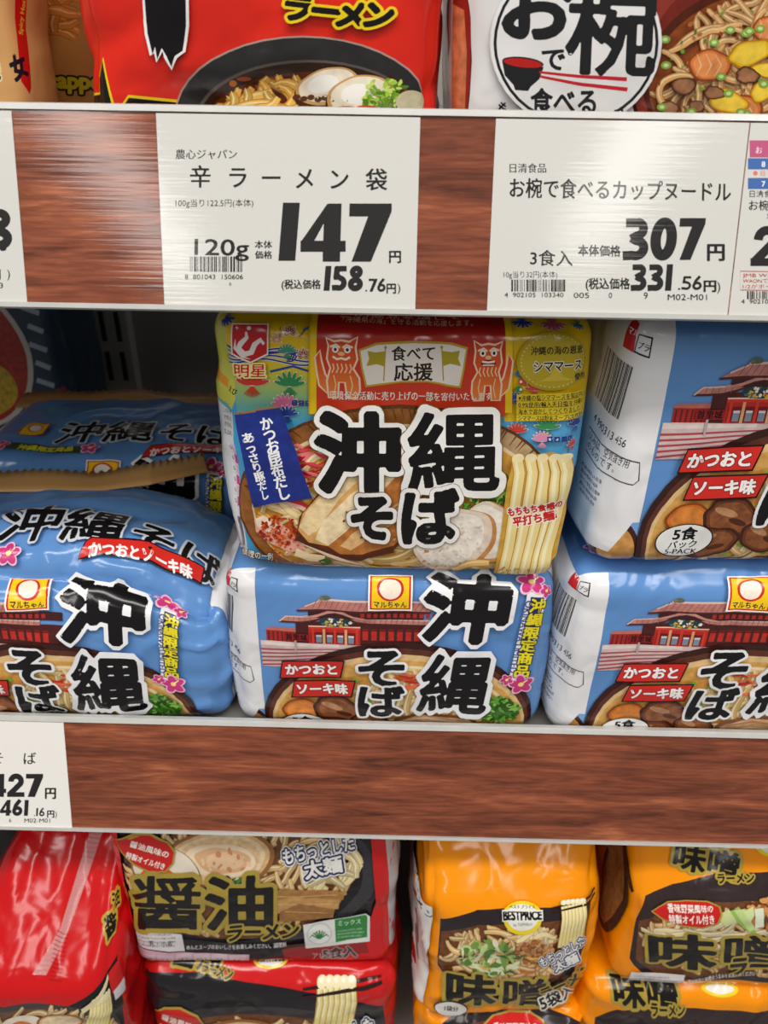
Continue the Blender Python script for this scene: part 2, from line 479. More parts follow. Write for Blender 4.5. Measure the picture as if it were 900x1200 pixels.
# ------------------------------------------------------------------ pouch: film bag with its print
EPS0, EPSD = 0.00012, 0.0000035
class Pouch:
    """rounded film bag, local frame: x width about 0, y depth from the front (0) to D, z from 0 to H.
    Art lies unfolded in metres: front 0..W by 0..H centred on x; left and right sides beyond it, top above it."""
    def __init__(self, W, H, D, R, shape, step=0.003):
        self.W, self.H, self.D, self.R = W, H, D, R
        self.n = [max(4, int(round(a / step))) for a in (W, D, H)]
        nx, ny, nz = self.n
        gx, gy, gz = (np.linspace(-W / 2, W / 2, nx + 1), np.linspace(0, D, ny + 1), np.linspace(0, H, nz + 1))
        self.gx, self.gy, self.gz = gx, gy, gz
        faces = {}
        def grid(u, v, fn):
            U, V = np.meshgrid(u, v, indexing='ij'); return np.stack(fn(U, V), -1)
        full = lambda A, c: np.full_like(A, c)
        faces['front'] = grid(gx, gz, lambda a, b: (a, full(a, 0), b))
        faces['back'] = grid(-gx, gz, lambda a, b: (a, full(a, D), b))
        faces['left'] = grid(gy[::-1], gz, lambda a, b: (full(a, -W / 2), a, b))
        faces['right'] = grid(gy, gz, lambda a, b: (full(a, W / 2), a, b))
        faces['top'] = grid(gx, gy, lambda a, b: (a, b, full(a, H)))
        faces['bottom'] = grid(gx, gy[::-1], lambda a, b: (a, b, full(a, 0)))
        Q = []; self.idx = {}; off = 0
        for k, g in faces.items():
            Q.append(g.reshape(-1, 3)); self.idx[k] = (off, g.shape[0], g.shape[1]); off += len(Q[-1])
        Q = np.concatenate(Q)
        key = np.round(Q / 1e-6).astype(np.int64)
        uq, first, inv = np.unique(key, axis=0, return_index=True, return_inverse=True)
        inv = inv.ravel(); q = Q[first]
        self.grid_id = {}
        quads = []
        for k, (o, a, b) in self.idx.items():
            g = inv[o:o + a * b].reshape(a, b); self.grid_id[k] = g
            quads.append(np.stack([g[:-1, :-1], g[1:, :-1], g[1:, 1:], g[:-1, 1:]], -1).reshape(-1, 4))
        self.quads = np.concatenate(quads)
        lo = np.array([-W / 2 + R, R, R]); hi = np.array([W / 2 - R, D - R, H - R])
        c = np.clip(q, lo, hi); d = q - c; L = np.linalg.norm(d, axis=1, keepdims=True); d = d / np.maximum(L, 1e-9)
        self.P = shape(q, c + d * R, d)
        tri = np.concatenate([self.quads[:, [0, 1, 2]], self.quads[:, [0, 2, 3]]])
        fn = np.cross(self.P[tri[:, 1]] - self.P[tri[:, 0]], self.P[tri[:, 2]] - self.P[tri[:, 0]])
        N = np.zeros_like(self.P)
        for k in range(3): np.add.at(N, tri[:, k], fn)
        self.N = N / np.maximum(np.linalg.norm(N, axis=1, keepdims=True), 1e-12)
        self.q = q
    def place(self, xy, layer):
        """unfolded art points -> positions and normals (points of one triangle must share a face: centroid decides)"""
        W, H, D = self.W, self.H, self.D
        t = xy; cen = t.mean(1)
        X, Y = cen[:, 0], cen[:, 1]
        fx = np.where(X < -W / 2, -1, np.where(X > W / 2, 1, 0)); fy = np.where(Y > H, 1, np.where(Y < 0, -1, 0))
        ok = ((fx == 0) | (fy == 0)) & (np.abs(X) < W / 2 + D) & (Y < H + D) & (fy >= 0)
        name = np.where(fx == -1, 1, np.where(fx == 1, 2, np.where(fy == 1, 3, 0)))
        Pout = np.zeros((len(t), 3, 3)); Nout = np.zeros((len(t), 3, 3))
        for i, face in enumerate(('front', 'left', 'right', 'top')):
            m = ok & (name == i)
            if not m.any(): continue
            g = self.grid_id[face]; a, b = g.shape
            u, v = t[m, :, 0], t[m, :, 1]
            if face == 'front': u = (u + W / 2) / W; v = v / H
            elif face == 'left': u = (u + W / 2 + D) / D; v = v / H
            elif face == 'right': u = (u - W / 2) / D; v = v / H
            else: u = (u + W / 2) / W; v = (v - H) / D
            u = np.clip(u, 0, 1) * (a - 1); v = np.clip(v, 0, 1) * (b - 1)
            i0 = np.minimum(u.astype(int), a - 2); j0 = np.minimum(v.astype(int), b - 2)
            fu, fv = (u - i0)[..., None], (v - j0)[..., None]
            for src, dst in ((self.P, Pout), (self.N, Nout)):
                A, B, Cc, Dd = src[g[i0, j0]], src[g[i0 + 1, j0]], src[g[i0 + 1, j0 + 1]], src[g[i0, j0 + 1]]
                lower = fu >= fv
                val = np.where(lower, A + (B - A) * fu + (Cc - B) * fv, A + (Cc - Dd) * fu + (Dd - A) * fv)
                dst[m] = val
        Nn = Nout / np.maximum(np.linalg.norm(Nout, axis=2, keepdims=True), 1e-9)
        return ok, Pout + Nn * layer[:, None, None], Nn
    def build(self, root, art, base, mat, wrapper='wrapper', top_cut=None):
        W, H, D = self.W, self.H, self.D
        lx = np.concatenate([self.gx, -W / 2 - self.gy[1:], W / 2 + self.gy[1:]]); lx.sort()
        ly = np.concatenate([self.gz, H + self.gy[1:]]); ly.sort()
        self.lx, self.ly = lx, ly
        parts = {}
        for k, (t, c, p) in enumerate(art.items):
            parts.setdefault(p, []).append((k, t, c))
        # base film
        b = rgba(base); V = [self.P]; F = [np.concatenate([self.quads[:, [0, 1, 2]], self.quads[:, [0, 2, 3]]])]
        I = [np.broadcast_to(b, (len(self.P), 4))]; U = [self.q[:, [0, 2]]]; NN = [self.N]
        objs = {}
        for p in [None] + [x for x in parts if x is not None]:
            if p is not None: V, F, I, U, NN = [], [], [], [], []
            off = sum(len(x) for x in V)
            for k, t, c in parts.get(p, []):
                t, c = clip_half(t, np.array(c), 1, 0, W / 2 + D); t, c = clip_half(t, c, -1, 0, W / 2 + D)
                t, c = clip_half(t, c, 0, 1, 0); t, c = clip_half(t, c, 0, -1, H + D)
                if not len(t): continue
                t, c = cut_to_cells(t, c, lx, ly)
                if not len(t): continue
                ok, P, N = self.place(t, np.full(len(t), EPS0 + EPSD * k))
                t, c, P, N = t[ok], c[ok], P[ok], N[ok]
                if not len(t): continue
                fl = ((t[:, 1, 0] - t[:, 0, 0]) * (t[:, 2, 1] - t[:, 0, 1]) - (t[:, 1, 1] - t[:, 0, 1]) * (t[:, 2, 0] - t[:, 0, 0])) < 0
                for A in (t, c, P, N): A[fl] = A[fl][:, ::-1]
                Pf = P.reshape(-1, 3)
                key = np.round(Pf / 1e-7).astype(np.int64)
                _, first, inv = np.unique(key, axis=0, return_index=True, return_inverse=True); inv = inv.ravel()
                V.append(Pf[first]); I.append(c.reshape(-1, 4)[first]); U.append(t.reshape(-1, 2)[first]); NN.append(N.reshape(-1, 3)[first])
                f = inv.reshape(-1, 3); f = f[(f[:, 0] != f[:, 1]) & (f[:, 1] != f[:, 2]) & (f[:, 0] != f[:, 2])]
                F.append(f + off); off += len(first)
            if not V: continue
            name = wrapper if p is None else p.split('#')[0]
            me = build_mesh(name, np.concatenate(V), np.concatenate(F), np.concatenate(I), np.concatenate(U), mat, np.concatenate(NN))
            objs[p or wrapper] = link_mesh(name, me, root)
        return objs

def cut_to_cells(t, c, lx, ly, small=0.36):
    """cut triangles along the film's cells and their diagonals so prints lie exactly on the film; little ones stay whole"""
    n = len(t)
    if not n: return t, c
    xa, xb = t[:, :, 0].min(1), t[:, :, 0].max(1); ya, yb = t[:, :, 1].min(1), t[:, :, 1].max(1)
    i0 = np.clip(np.searchsorted(lx, xa + 1e-9, side='right') - 1, 0, len(lx) - 2); i1 = np.clip(np.searchsorted(lx, xb - 1e-9, side='left') - 1, 0, len(lx) - 2)
    j0 = np.clip(np.searchsorted(ly, ya + 1e-9, side='right') - 1, 0, len(ly) - 2); j1 = np.clip(np.searchsorted(ly, yb - 1e-9, side='left') - 1, 0, len(ly) - 2)
    cw, ch = np.median(np.diff(lx)), np.median(np.diff(ly))
    keep = (xb - xa < small * cw) & (yb - ya < small * ch)
    outT, outC = [t[keep]], [c[keep]]
    t, c, i0, i1, j0, j1 = (a[~keep] for a in (t, c, i0, i1, j0, j1))
    for s in range(0, len(t), 4000):
        T, Cc = t[s:s + 4000], c[s:s + 4000]
        ni = (i1 - i0 + 1)[s:s + 4000]; nj = (j1 - j0 + 1)[s:s + 4000]; m = ni * nj
        src = np.repeat(np.arange(len(T)), m)
        k = np.arange(len(src)) - np.repeat(np.cumsum(m) - m, m)
        ci = i0[s:s + 4000][src] + k % ni[src]; cj = j0[s:s + 4000][src] + k // ni[src]
        x0, x1, y0, y1 = lx[ci], lx[ci + 1], ly[cj], ly[cj + 1]
        P = lambda *p: np.stack([np.stack(q, 1) for q in p], 1)
        cells = np.concatenate([P((x0, y0), (x1, y0), (x1, y1)), P((x0, y0), (x1, y1), (x0, y1))]); src = np.concatenate([src, src])
        A = T.copy(); ar = (A[:, 1, 0] - A[:, 0, 0]) * (A[:, 2, 1] - A[:, 0, 1]) - (A[:, 1, 1] - A[:, 0, 1]) * (A[:, 2, 0] - A[:, 0, 0])
        A[ar < 0] = A[ar < 0][:, ::-1]
        cur, cs = cells, src
        for e in range(3):
            p, q = A[cs, e], A[cs, (e + 1) % 3]
            nx, ny = -(q[:, 1] - p[:, 1]), q[:, 0] - p[:, 0]; L = np.maximum(np.hypot(nx, ny), 1e-12)
            sd = ((cur[:, :, 0] - p[:, None, 0]) * nx[:, None] + (cur[:, :, 1] - p[:, None, 1]) * ny[:, None]) / L[:, None]
            sd[np.abs(sd) < 1e-9] = 0
            cnt = (sd > 0).sum(1); neg = (sd < 0).sum(1)
            o, oc = [cur[(neg == 0) & (cnt > 0)]], [cs[(neg == 0) & (cnt > 0)]]
            for k2 in range(3):
                a, b, d = k2, (k2 + 1) % 3, (k2 + 2) % 3
                mk = (neg > 0) & (cnt == 1) & (sd[:, a] > 0)
                if mk.any():
                    X, Y, Z = cur[mk, a], cur[mk, b], cur[mk, d]; u = (sd[mk, a] / (sd[mk, a] - sd[mk, b]))[:, None]; v = (sd[mk, a] / (sd[mk, a] - sd[mk, d]))[:, None]
                    o.append(np.stack([X, X + (Y - X) * u, X + (Z - X) * v], 1)); oc.append(cs[mk])
                mk = (cnt == 2) & (sd[:, a] < 0)
                if mk.any():
                    X, Y, Z = cur[mk, a], cur[mk, b], cur[mk, d]; u = (sd[mk, b] / (sd[mk, b] - sd[mk, a]))[:, None]; v = (sd[mk, d] / (sd[mk, d] - sd[mk, a]))[:, None]
                    p1, q1 = Y + (X - Y) * u, Z + (X - Z) * v
                    o += [np.stack([p1, Y, Z], 1), np.stack([p1, Z, q1], 1)]; oc += [cs[mk], cs[mk]]
            cur, cs = np.concatenate(o), np.concatenate(oc)
        ar = np.abs((cur[:, 1, 0] - cur[:, 0, 0]) * (cur[:, 2, 1] - cur[:, 0, 1]) - (cur[:, 1, 1] - cur[:, 0, 1]) * (cur[:, 2, 0] - cur[:, 0, 0]))
        g = ar > 1e-13; cur, cs = cur[g], cs[g]
        # ink by barycentric position in the source triangle
        a, b, d = T[cs, 0], T[cs, 1], T[cs, 2]
        den = (b[:, 1] - d[:, 1]) * (a[:, 0] - d[:, 0]) + (d[:, 0] - b[:, 0]) * (a[:, 1] - d[:, 1]); den = np.where(np.abs(den) < 1e-18, 1e-18, den)[:, None]
        w0 = ((b[:, 1] - d[:, 1])[:, None] * (cur[:, :, 0] - d[:, None, 0]) + (d[:, 0] - b[:, 0])[:, None] * (cur[:, :, 1] - d[:, None, 1])) / den
        w1 = ((d[:, 1] - a[:, 1])[:, None] * (cur[:, :, 0] - d[:, None, 0]) + (a[:, 0] - d[:, 0])[:, None] * (cur[:, :, 1] - d[:, None, 1])) / den
        w0, w1 = np.clip(w0, 0, 1)[..., None], np.clip(w1, 0, 1)[..., None]
        outT.append(cur); outC.append(Cc[cs, 0][:, None] * w0 + Cc[cs, 1][:, None] * w1 + Cc[cs, 2][:, None] * np.clip(1 - w0 - w1, 0, 1))
    return np.concatenate(outT), np.concatenate(outC)

def flat_art(name, art, mat, parent, z0=0.00012, thick=None):
    """prints lying flat in the local xz plane facing -y"""
    V, F, I, U = [], [], [], []; off = 0
    for k, (t, c, p) in enumerate(art.items):
        t = np.array(t); c = np.array(c)
        fl = ((t[:, 1, 0] - t[:, 0, 0]) * (t[:, 2, 1] - t[:, 0, 1]) - (t[:, 1, 1] - t[:, 0, 1]) * (t[:, 2, 0] - t[:, 0, 0])) < 0
        t[fl] = t[fl][:, ::-1]; c[fl] = c[fl][:, ::-1]
        v = t.reshape(-1, 2)
        _, first, inv = np.unique(np.round(v / 1e-7).astype(np.int64), axis=0, return_index=True, return_inverse=True); inv = inv.ravel()
        v = v[first]
        V.append(np.stack([v[:, 0], np.full(len(v), -(z0 + 4e-6 * k)), v[:, 1]], 1)); I.append(c.reshape(-1, 4)[first]); U.append(v)
        F.append(inv.reshape(-1, 3) + off); off += len(v)
    me = build_mesh(name, np.concatenate(V), np.concatenate(F), np.concatenate(I), np.concatenate(U), mat)
    me.polygons.foreach_set('use_smooth', np.zeros(len(me.polygons), bool))
    return link_mesh(name, me, parent)

def prism(name, prof, x0, x1, mat, parent=None, bevel=0.0):
    """profile [(y, z), ...] swept along x"""
    me = bpy.data.meshes.new(name); n = len(prof)
    V = [(x0, y, z) for y, z in prof] + [(x1, y, z) for y, z in prof]
    a = sum(prof[i][0] * prof[(i + 1) % n][1] - prof[(i + 1) % n][0] * prof[i][1] for i in range(n))
    F = [[i, (i + 1) % n, n + (i + 1) % n, n + i] for i in range(n)] + [list(range(n))[::-1], list(range(n, 2 * n))]
    if a > 0: F = [f[::-1] for f in F]
    F = [f[::-1] for f in F]
    me.from_pydata(V, [], F); me.update(); me.materials.append(mat)
    import bmesh
    bm = bmesh.new(); bm.from_mesh(me); bmesh.ops.recalc_face_normals(bm, faces=bm.faces); bm.to_mesh(me); bm.free()
    o = link_mesh(name, me, parent)
    if bevel:
        md = o.modifiers.new('edge', 'BEVEL'); md.width = bevel; md.segments = 2; md.limit_method = 'ANGLE'
    return o

# ------------------------------------------------------------------ plane helpers for laying out prints at their measured places
_CM = np.array(cam.matrix_world.to_3x3()); _CP = np.array(CAM_POS)
def on_front(x, y, Y):
    """world point on the upright plane y = Y seen at picture position x, y"""
    v = np.stack([(np.asarray(x, float) - 450) / F_PX, (600 - np.asarray(y, float)) / F_PX, -np.ones_like(np.asarray(x, float))], -1) @ _CM.T
    t = (Y - _CP[1]) / v[..., 1]
    return _CP + v * t[..., None]
RAIL_DY, RAIL_DZ = 0.0175, 0.0574
def on_rail(x, y, z0):
    v = np.stack([(np.asarray(x, float) - 450) / F_PX, (600 - np.asarray(y, float)) / F_PX, -np.ones_like(np.asarray(x, float))], -1) @ _CM.T
    n = np.array([0, RAIL_DZ, -RAIL_DY]); t = (n @ (np.array([0, 0, z0]) - _CP)) / (v @ n)
    P = _CP + v * t[..., None]
    return np.stack([P[..., 0], np.hypot(P[..., 1], P[..., 2] - z0) * np.sign(P[..., 2] - z0)], -1)

class Sheet(Art):
    """artwork measured in picture units with y downwards; laid() carries it onto its surface in metres"""
    def f(self, pts): return [(x, -y) for x, y in pts]
    def poly(self, pts, col): Art.poly(self, self.f(pts), col)
    def rect(self, x0, y0, x1, y1, col, rot=0): Art.rect(self, x0, -y1, x1, -y0, col, rot)
    def ell(self, cx, cy, *a, **k): Art.ell(self, cx, -cy, *a, **k)
    def stroke(self, pts, *a, **k): Art.stroke(self, self.f(pts), *a, **k)
    def text(self, s, x, y, *a, **k):
        self._up(Art.text, s, x, y, a, k)
    def ink(self, s, x, y, *a, **k):
        self._up(Art.ink, s, x, y, a, k)
    _in = False
    def _up(self, fn, s, x, y, a, k):
        if self._in: return fn(self, s, x, y, *a, **k)
        self._in = True
        try: fn(self, s, x, -y, *a, **k)
        finally: self._in = False
    def field(self, fn, x0, y0, x1, y1, h, col, iso=0.0): Art.field(self, lambda X, Y: fn(X, -Y), x0, -y1, x1, -y0, h, col, iso)
    def laid(self, fn):
        o = Art()
        for t, c, p in self.items:
            v = t.reshape(-1, 2); o.items.append([fn(v[:, 0], -v[:, 1]).reshape(-1, 3, 2), c, p])
        return o
    def laid_front(self, Y, x0, z0, slope=0.0):
        return self.laid(lambda x, y: on_front(x, y, Y)[:, [0, 2]] - (x0, z0))

# ------------------------------------------------------------------ printed food
def inside_ell(cx, cy, rx, ry): return lambda x, y: ((x - cx) / rx) ** 2 + ((y - cy) / ry) ** 2 < 1
def inside_box(x0, y0, x1, y1): return lambda x, y: x0 < x < x1 and y0 < y < y1

def noodles(A, inside, box, n, wd, seed, base=(233, 192, 120), edge=(150, 92, 38), hi=(250, 228, 178), length=9, curl=0.5, ang=None, spread=6.28):
    r = random.Random(seed)
    for _ in range(n):
        for _t in range(40):
            x, y = r.uniform(box[0], box[2]), r.uniform(box[1], box[3])
            if inside(x, y): break
        else: continue
        a = (ang if ang is not None else 0) + r.uniform(-spread / 2, spread / 2); k = r.uniform(-curl, curl)
        pts = [(x, y)]
        for i in range(length):
            x += math.cos(a) * wd * 0.9; y += math.sin(a) * wd * 0.9; a += k
            if r.random() < 0.25: k = r.uniform(-curl, curl)
            if not inside(x, y): break
            pts.append((x, y))
        if len(pts) < 4: continue
        v = r.uniform(0.85, 1.06); b = tuple(min(255, int(q * v)) for q in base)
        tp = [0.7] + [1] * 4 + [0.7]
        eg = tuple(int(.5 * a_ + .5 * b_) for a_, b_ in zip(edge, b))
        A.stroke(pts, wd * 1.16, eg, taper=tp); A.stroke(pts, wd * 0.92, b, taper=tp)
        o = wd * 0.14
        A.stroke([(p[0] - o, p[1] - o * (1 if isinstance(A, Sheet) else -1)) for p in pts], wd * 0.3, hi, taper=[.4, 1, .4])

def flecks(A, inside, box, n, size, cols, seed, aspect=(0.4, 1.0)):
    r = random.Random(seed)
    for i in range(n):
        for _t in range(30):
            x, y = r.uniform(box[0], box[2]), r.uniform(box[1], box[3])
            if inside(x, y): break
        else: continue
        s = size * r.uniform(0.5, 1.3)
        A.ell(x, y, s, s * r.uniform(*aspect), r.choice(cols), rot=r.uniform(0, 180), n=9, wob=0.12, seed=r.randint(0, 9999))

def blob(A, cx, cy, rx, ry, cols, seed, rot=0, wob=0.08, shrink=0.12, dx=0, dy=0):
    """nested rounded shapes from the rim colour inwards"""
    for i, c in enumerate(cols):
        k = 1 - shrink * i
        A.ell(cx + dx * i, cy + dy * i, rx * k, ry * k, c, rot=rot, n=36, wob=wob, seed=seed)

def greens(A, inside, box, n, size, seed, cols=((62, 120, 38), (96, 158, 52), (40, 88, 28), (140, 190, 80))):
    flecks(A, inside, box, n, size, cols, seed, (0.25, 0.6))

def egg(A, cx, cy, rx, ry, rot=0):
    A.ell(cx, cy, rx * 1.05, ry * 1.06, (150, 110, 60), rot); A.ell(cx, cy, rx, ry, (240, 230, 208), rot)
    A.ell(cx, cy, rx * .9, ry * .86, (250, 245, 232), rot)
    A.ell(cx, cy, rx * .56, ry * .6, (222, 120, 30, .3), rot); A.ell(cx, cy, rx * .44, ry * .46, (240, 150, 50, .3), rot)

def barcode(A, x0, y0, x1, y1, seed, col=(30, 28, 28), vertical=True):
    r = random.Random(seed); x = x0; u = (x1 - x0) / 95.0
    while x < x1 - 3 * u:
        b = r.choice((1, 1, 2, 3)) * u
        A.rect(x, y0, x + b, y1, col); x += b + r.choice((1, 1, 2, 3)) * u

def tiny_lines(A, x0, y0, w, h, rows, seed, col=(60, 60, 64), words='原材料名小麦粉植物油脂食塩粉末しょうゆ砂糖香辛料調味料酸味料増粘剤保存方法直射日光を避け常温で製造者賞味期限'):
    r = random.Random(seed); s = h / rows
    for k in range(rows):
        n = max(3, int(w / (s * .62)))
        A.text(''.join(r.choice(words) for _ in range(n)), x0, y0 + s * k if isinstance(A, Sheet) else y0 - s * k, s * .72, col, width=w * r.uniform(.8, 1))

# heavy price numerals: thick strokes with flat ends, unit height
def _arc(cx, cy, rx, ry, a0, a1, n=14):
    return [(cx + rx * math.cos(math.radians(a)), cy + ry * math.sin(math.radians(a))) for a in np.linspace(a0, a1, n)]
def numeral(A, s, x, y, hgt, col, wt=0.25, slant=0.0, sx=1.0, flip=-1):
    """heavy upright figures; returns the pen position. flip=-1 for Sheets (y down)"""
    def P(pts): return [(x + (p[0] * sx + p[1] * slant) * hgt, y + flip * p[1] * hgt) for p in pts]
    h2 = wt / 2
    for ch in s:
        w = 0.66
        if ch == '1':
            w = 0.34; A.poly(P([(0.05, 0), (0.05 + wt, 0), (0.05 + wt, 1), (0.05, 1)]), col)
        elif ch == '7':
            A.poly(P([(0.0, 1), (0.66, 1), (0.66, 0.86), (0.36, 0), (0.36 - wt * 1.12, 0), (0.66 - wt * 1.35, 1 - wt * .82), (0.0, 1 - wt * .82)]), col)
        elif ch == '4':
            w = 0.70
            A.poly(P([(0.40, 1), (0.62, 1), (0.62, 0), (0.62 - wt, 0), (0.62 - wt, 0.66)]), col)
            A.poly(P([(0.40, 1), (0.62 - wt, 0.66), (0.20, 0.34), (0.0, 0.34)]), col)
            A.rect(*(lambda a, b: (min(a[0], b[0]), min(a[1], b[1]), max(a[0], b[0]), max(a[1], b[1])))(P([(0.0, 0.17)])[0], P([(0.70, 0.36)])[0]), col)
        elif ch == '0':
            A.stroke(P(_arc(0.33, 0.5, 0.33 - h2, 0.5 - h2 * .85, 0, 360, 36)[:-1]), wt * hgt, col, closed=True)
        elif ch == '8':
            A.stroke(P(_arc(0.33, 0.265, 0.33 - h2, 0.265 - h2 * .75, 0, 360, 30)[:-1]), wt * hgt * .92, col, closed=True)
            A.stroke(P(_arc(0.33, 0.755, 0.29 - h2, 0.245 - h2 * .75, 0, 360, 30)[:-1]), wt * hgt * .88, col, closed=True)
        elif ch == '3':
            A.stroke(P([(0.03, 1 - h2 * .9), (0.36, 1 - h2 * .9)] + _arc(0.34, 0.74, 0.28 - h2, 0.26 - h2 * .8, 80, -90) + [(0.2, 0.5)]), wt * hgt * .84, col)
            A.stroke(P([(0.2, 0.53)] + _arc(0.34, 0.28, 0.33 - h2, 0.28 - h2 * .8, 90, -110, 18) + [(0.02, 0.1)]), wt * hgt * .88, col)
        elif ch == '5':
            A.stroke(P([(0.60, 1 - h2 * .85), (0.08 + h2 * .2, 1 - h2 * .85)]), wt * hgt * .84, col)
            A.stroke(P([(0.06 + h2, 1 - h2 * .4), (0.04 + h2, 0.50)]), wt * hgt * .9, col)
            A.stroke(P([(0.06, 0.55), (0.3, 0.585 - h2 * .2)] + _arc(0.33, 0.31, 0.33 - h2, 0.31 - h2 * .85, 85, -115, 18) + [(0.02, 0.12)]), wt * hgt * .86, col)
        elif ch == '6':
            A.stroke(P(_arc(0.33, 0.30, 0.33 - h2, 0.30 - h2 * .85, 0, 360, 32)[:-1]), wt * hgt * .92, col, closed=True)
            A.stroke(P([(h2 + .01, 0.32), (0.22, 0.66), (0.47, 1.0)]), wt * hgt, col)
        elif ch == '9':
            A.stroke(P(_arc(0.33, 0.70, 0.33 - h2, 0.30 - h2 * .85, 0, 360, 32)[:-1]), wt * hgt * .92, col, closed=True)
            A.stroke(P([(0.65 - h2, 0.68), (0.44, 0.34), (0.19, 0.0)]), wt * hgt, col)
        elif ch == '2':
            A.stroke(P(_arc(0.33, 0.68, 0.32 - h2, 0.32 - h2 * .8, 185, -28, 20) + [(0.1, 0.12)]), wt * hgt * .95, col)
            A.rect(*(lambda a, b: (min(a[0], b[0]), min(a[1], b[1]), max(a[0], b[0]), max(a[1], b[1])))(P([(0.0, 0.0)])[0], P([(0.66, wt * .82)])[0]), col)
        elif ch == '.':
            w = 0.16; A.rect(*(lambda a, b: (min(a[0], b[0]), min(a[1], b[1]), max(a[0], b[0]), max(a[1], b[1])))(P([(0.02, 0)])[0], P([(0.13, 0.13)])[0]), col)
        x += (w + 0.045) * sx * hgt
    return x

# ------------------------------------------------------------------ the shelving
M_BACK = plain('back_panel_enamel', (168, 162, 156), 0.5, 0, 0.04)
def surf(z0): return z0 + 0.047
Z_UP, Z_MID, Z_LOW = 0.265, -0.004, -0.292
def shelf(name, label, z0, depth, x0=-0.62, x1=0.62, y0=0.0):
    t = thing(name, label, 'shelf', (0, y0, z0))
    prism('shelf_board', [(0.021, 0.030), (depth, 0.030), (depth, 0.047), (0.021, 0.047)], x0, x1, M_BOARD, t)
    k = 1 / math.hypot(RAIL_DY, RAIL_DZ); ny, nz = RAIL_DZ * k, -RAIL_DY * k     # into the rail
    sy, sz = RAIL_DY * k, RAIL_DZ * k
    def pt(s, d): return (s * sy + d * ny, s * sz + d * nz)
    L = 1 / k
    prism('price_rail', [pt(-0.0010, 0.0004), pt(L, 0.0004), pt(L, 0.0022), pt(-0.0010, 0.0030)], x0, x1, M_STEEL, t)
    prism('wood_strip', [pt(0.0002, 0.0), pt(L - 0.0004, 0.0), pt(L - 0.0004, 0.0006), pt(0.0002, 0.0006)], x0, x1, M_WOOD, t)
    prism('upper_lip', [pt(L - 0.0003, -0.0008), pt(L + 0.0016, -0.0004), pt(L + 0.0021, 0.0006), pt(L + 0.0021, 0.0034), pt(L - 0.0003, 0.0030)], x0, x1, M_LIP, t)
    prism('lower_lip', [pt(-0.0018, 0.0004), pt(-0.0013, -0.0012), pt(0.0003, -0.0012), pt(0.0003, 0.0034), pt(-0.0018, 0.0034)], x0, x1, M_LIP, t)
    prism('bracket_web', [(0.0035, 0.001), (0.021, 0.030), (0.030, 0.030), (0.0065, 0.0)], x0, x1, M_DARKSTEEL, t)
    return t
shelf('gondola_shelf', 'upper shelf with a broad wood-grain price rail holding the 147 and 307 cards', Z_UP, 0.40)
shelf('gondola_shelf', 'middle shelf with wood-grain price rail, holding the blue noodle bags', Z_MID, 0.43)
shelf('gondola_shelf', 'bottom shelf carrying the red and orange ramen bags', Z_LOW, 0.48, y0=-0.06)

def box_mesh(name, x0, y0, z0, x1, y1, z1, mat, parent=None, bevel=0.0):
    return prism(name, [(y0, z0), (y1, z0), (y1, z1), (y0, z1)], x0, x1, mat, parent, bevel)
o = box_mesh('wall_back', -0.75, 0.452, -0.45, 0.75, 0.47, 0.62, M_BACK); o['kind'] = 'structure'
def upright(x, label):
    t = thing('slotted_upright', label, 'shelf post', (x, 0.436, -0.45))
    box_mesh('post', -0.016, 0, 0, 0.016, 0.0155, 1.07, M_STEEL, t)
    for k in range(12, 20):
        for s in (-1, 1):
            box_mesh('slot', s * 0.007 - 0.0022, -0.0006, 0.03 + k * 0.038, s * 0.007 + 0.0022, 0.0004, 0.058 + k * 0.038, M_SLOT, t)
upright(-0.262, 'slotted steel shelf post in the dark gap behind the left blue bags')

# ------------------------------------------------------------------ price cards
INK = (38, 36, 35)
def price_card(label, xl, xr, z0, tilt_len, draw, top=None, paper=(215, 214, 209)):  # default paper toned down, painting in the upper rail's weaker light
    """laminated card sliding in the rail; draw(sheet) works in picture units of that rail"""
    k = 1 / math.hypot(RAIL_DY, RAIL_DZ)
    xc = (xl + xr) / 2
    root = thing('price_card', label, 'price card', (xc, -0.00035, z0 - 0.0001), (-math.atan2(RAIL_DY, RAIL_DZ), 0, 0), group='price cards in the shelf rails')
    L = 1 / k
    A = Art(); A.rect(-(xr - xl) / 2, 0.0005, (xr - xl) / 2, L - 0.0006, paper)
    S = Sheet(); draw(S)
    pr = S.laid(lambda x, y: on_rail(x, y, z0) - (xc, 0))
    for (nx, ny, d) in ((1, 0, (xr - xl) / 2), (-1, 0, (xr - xl) / 2)):
        for it in pr.items: it[0], it[1] = clip_half(it[0], np.array(it[1]), nx, ny, d)
    pr.items = [i for i in pr.items if len(i[0])]
    body = flat_art('card', A, M_CARD, root, 0.00002)
    md = body.modifiers.new('thickness', 'SOLIDIFY'); md.thickness = 0.0003; md.offset = -1
    for p in ('lettering', 'barcode'):
        q = Art(); q.items = [i for i in pr.items if (i[2] or 'lettering') == p]
        if q.items: flat_art(p, q, M_CARD, root, 0.00004)
    return root

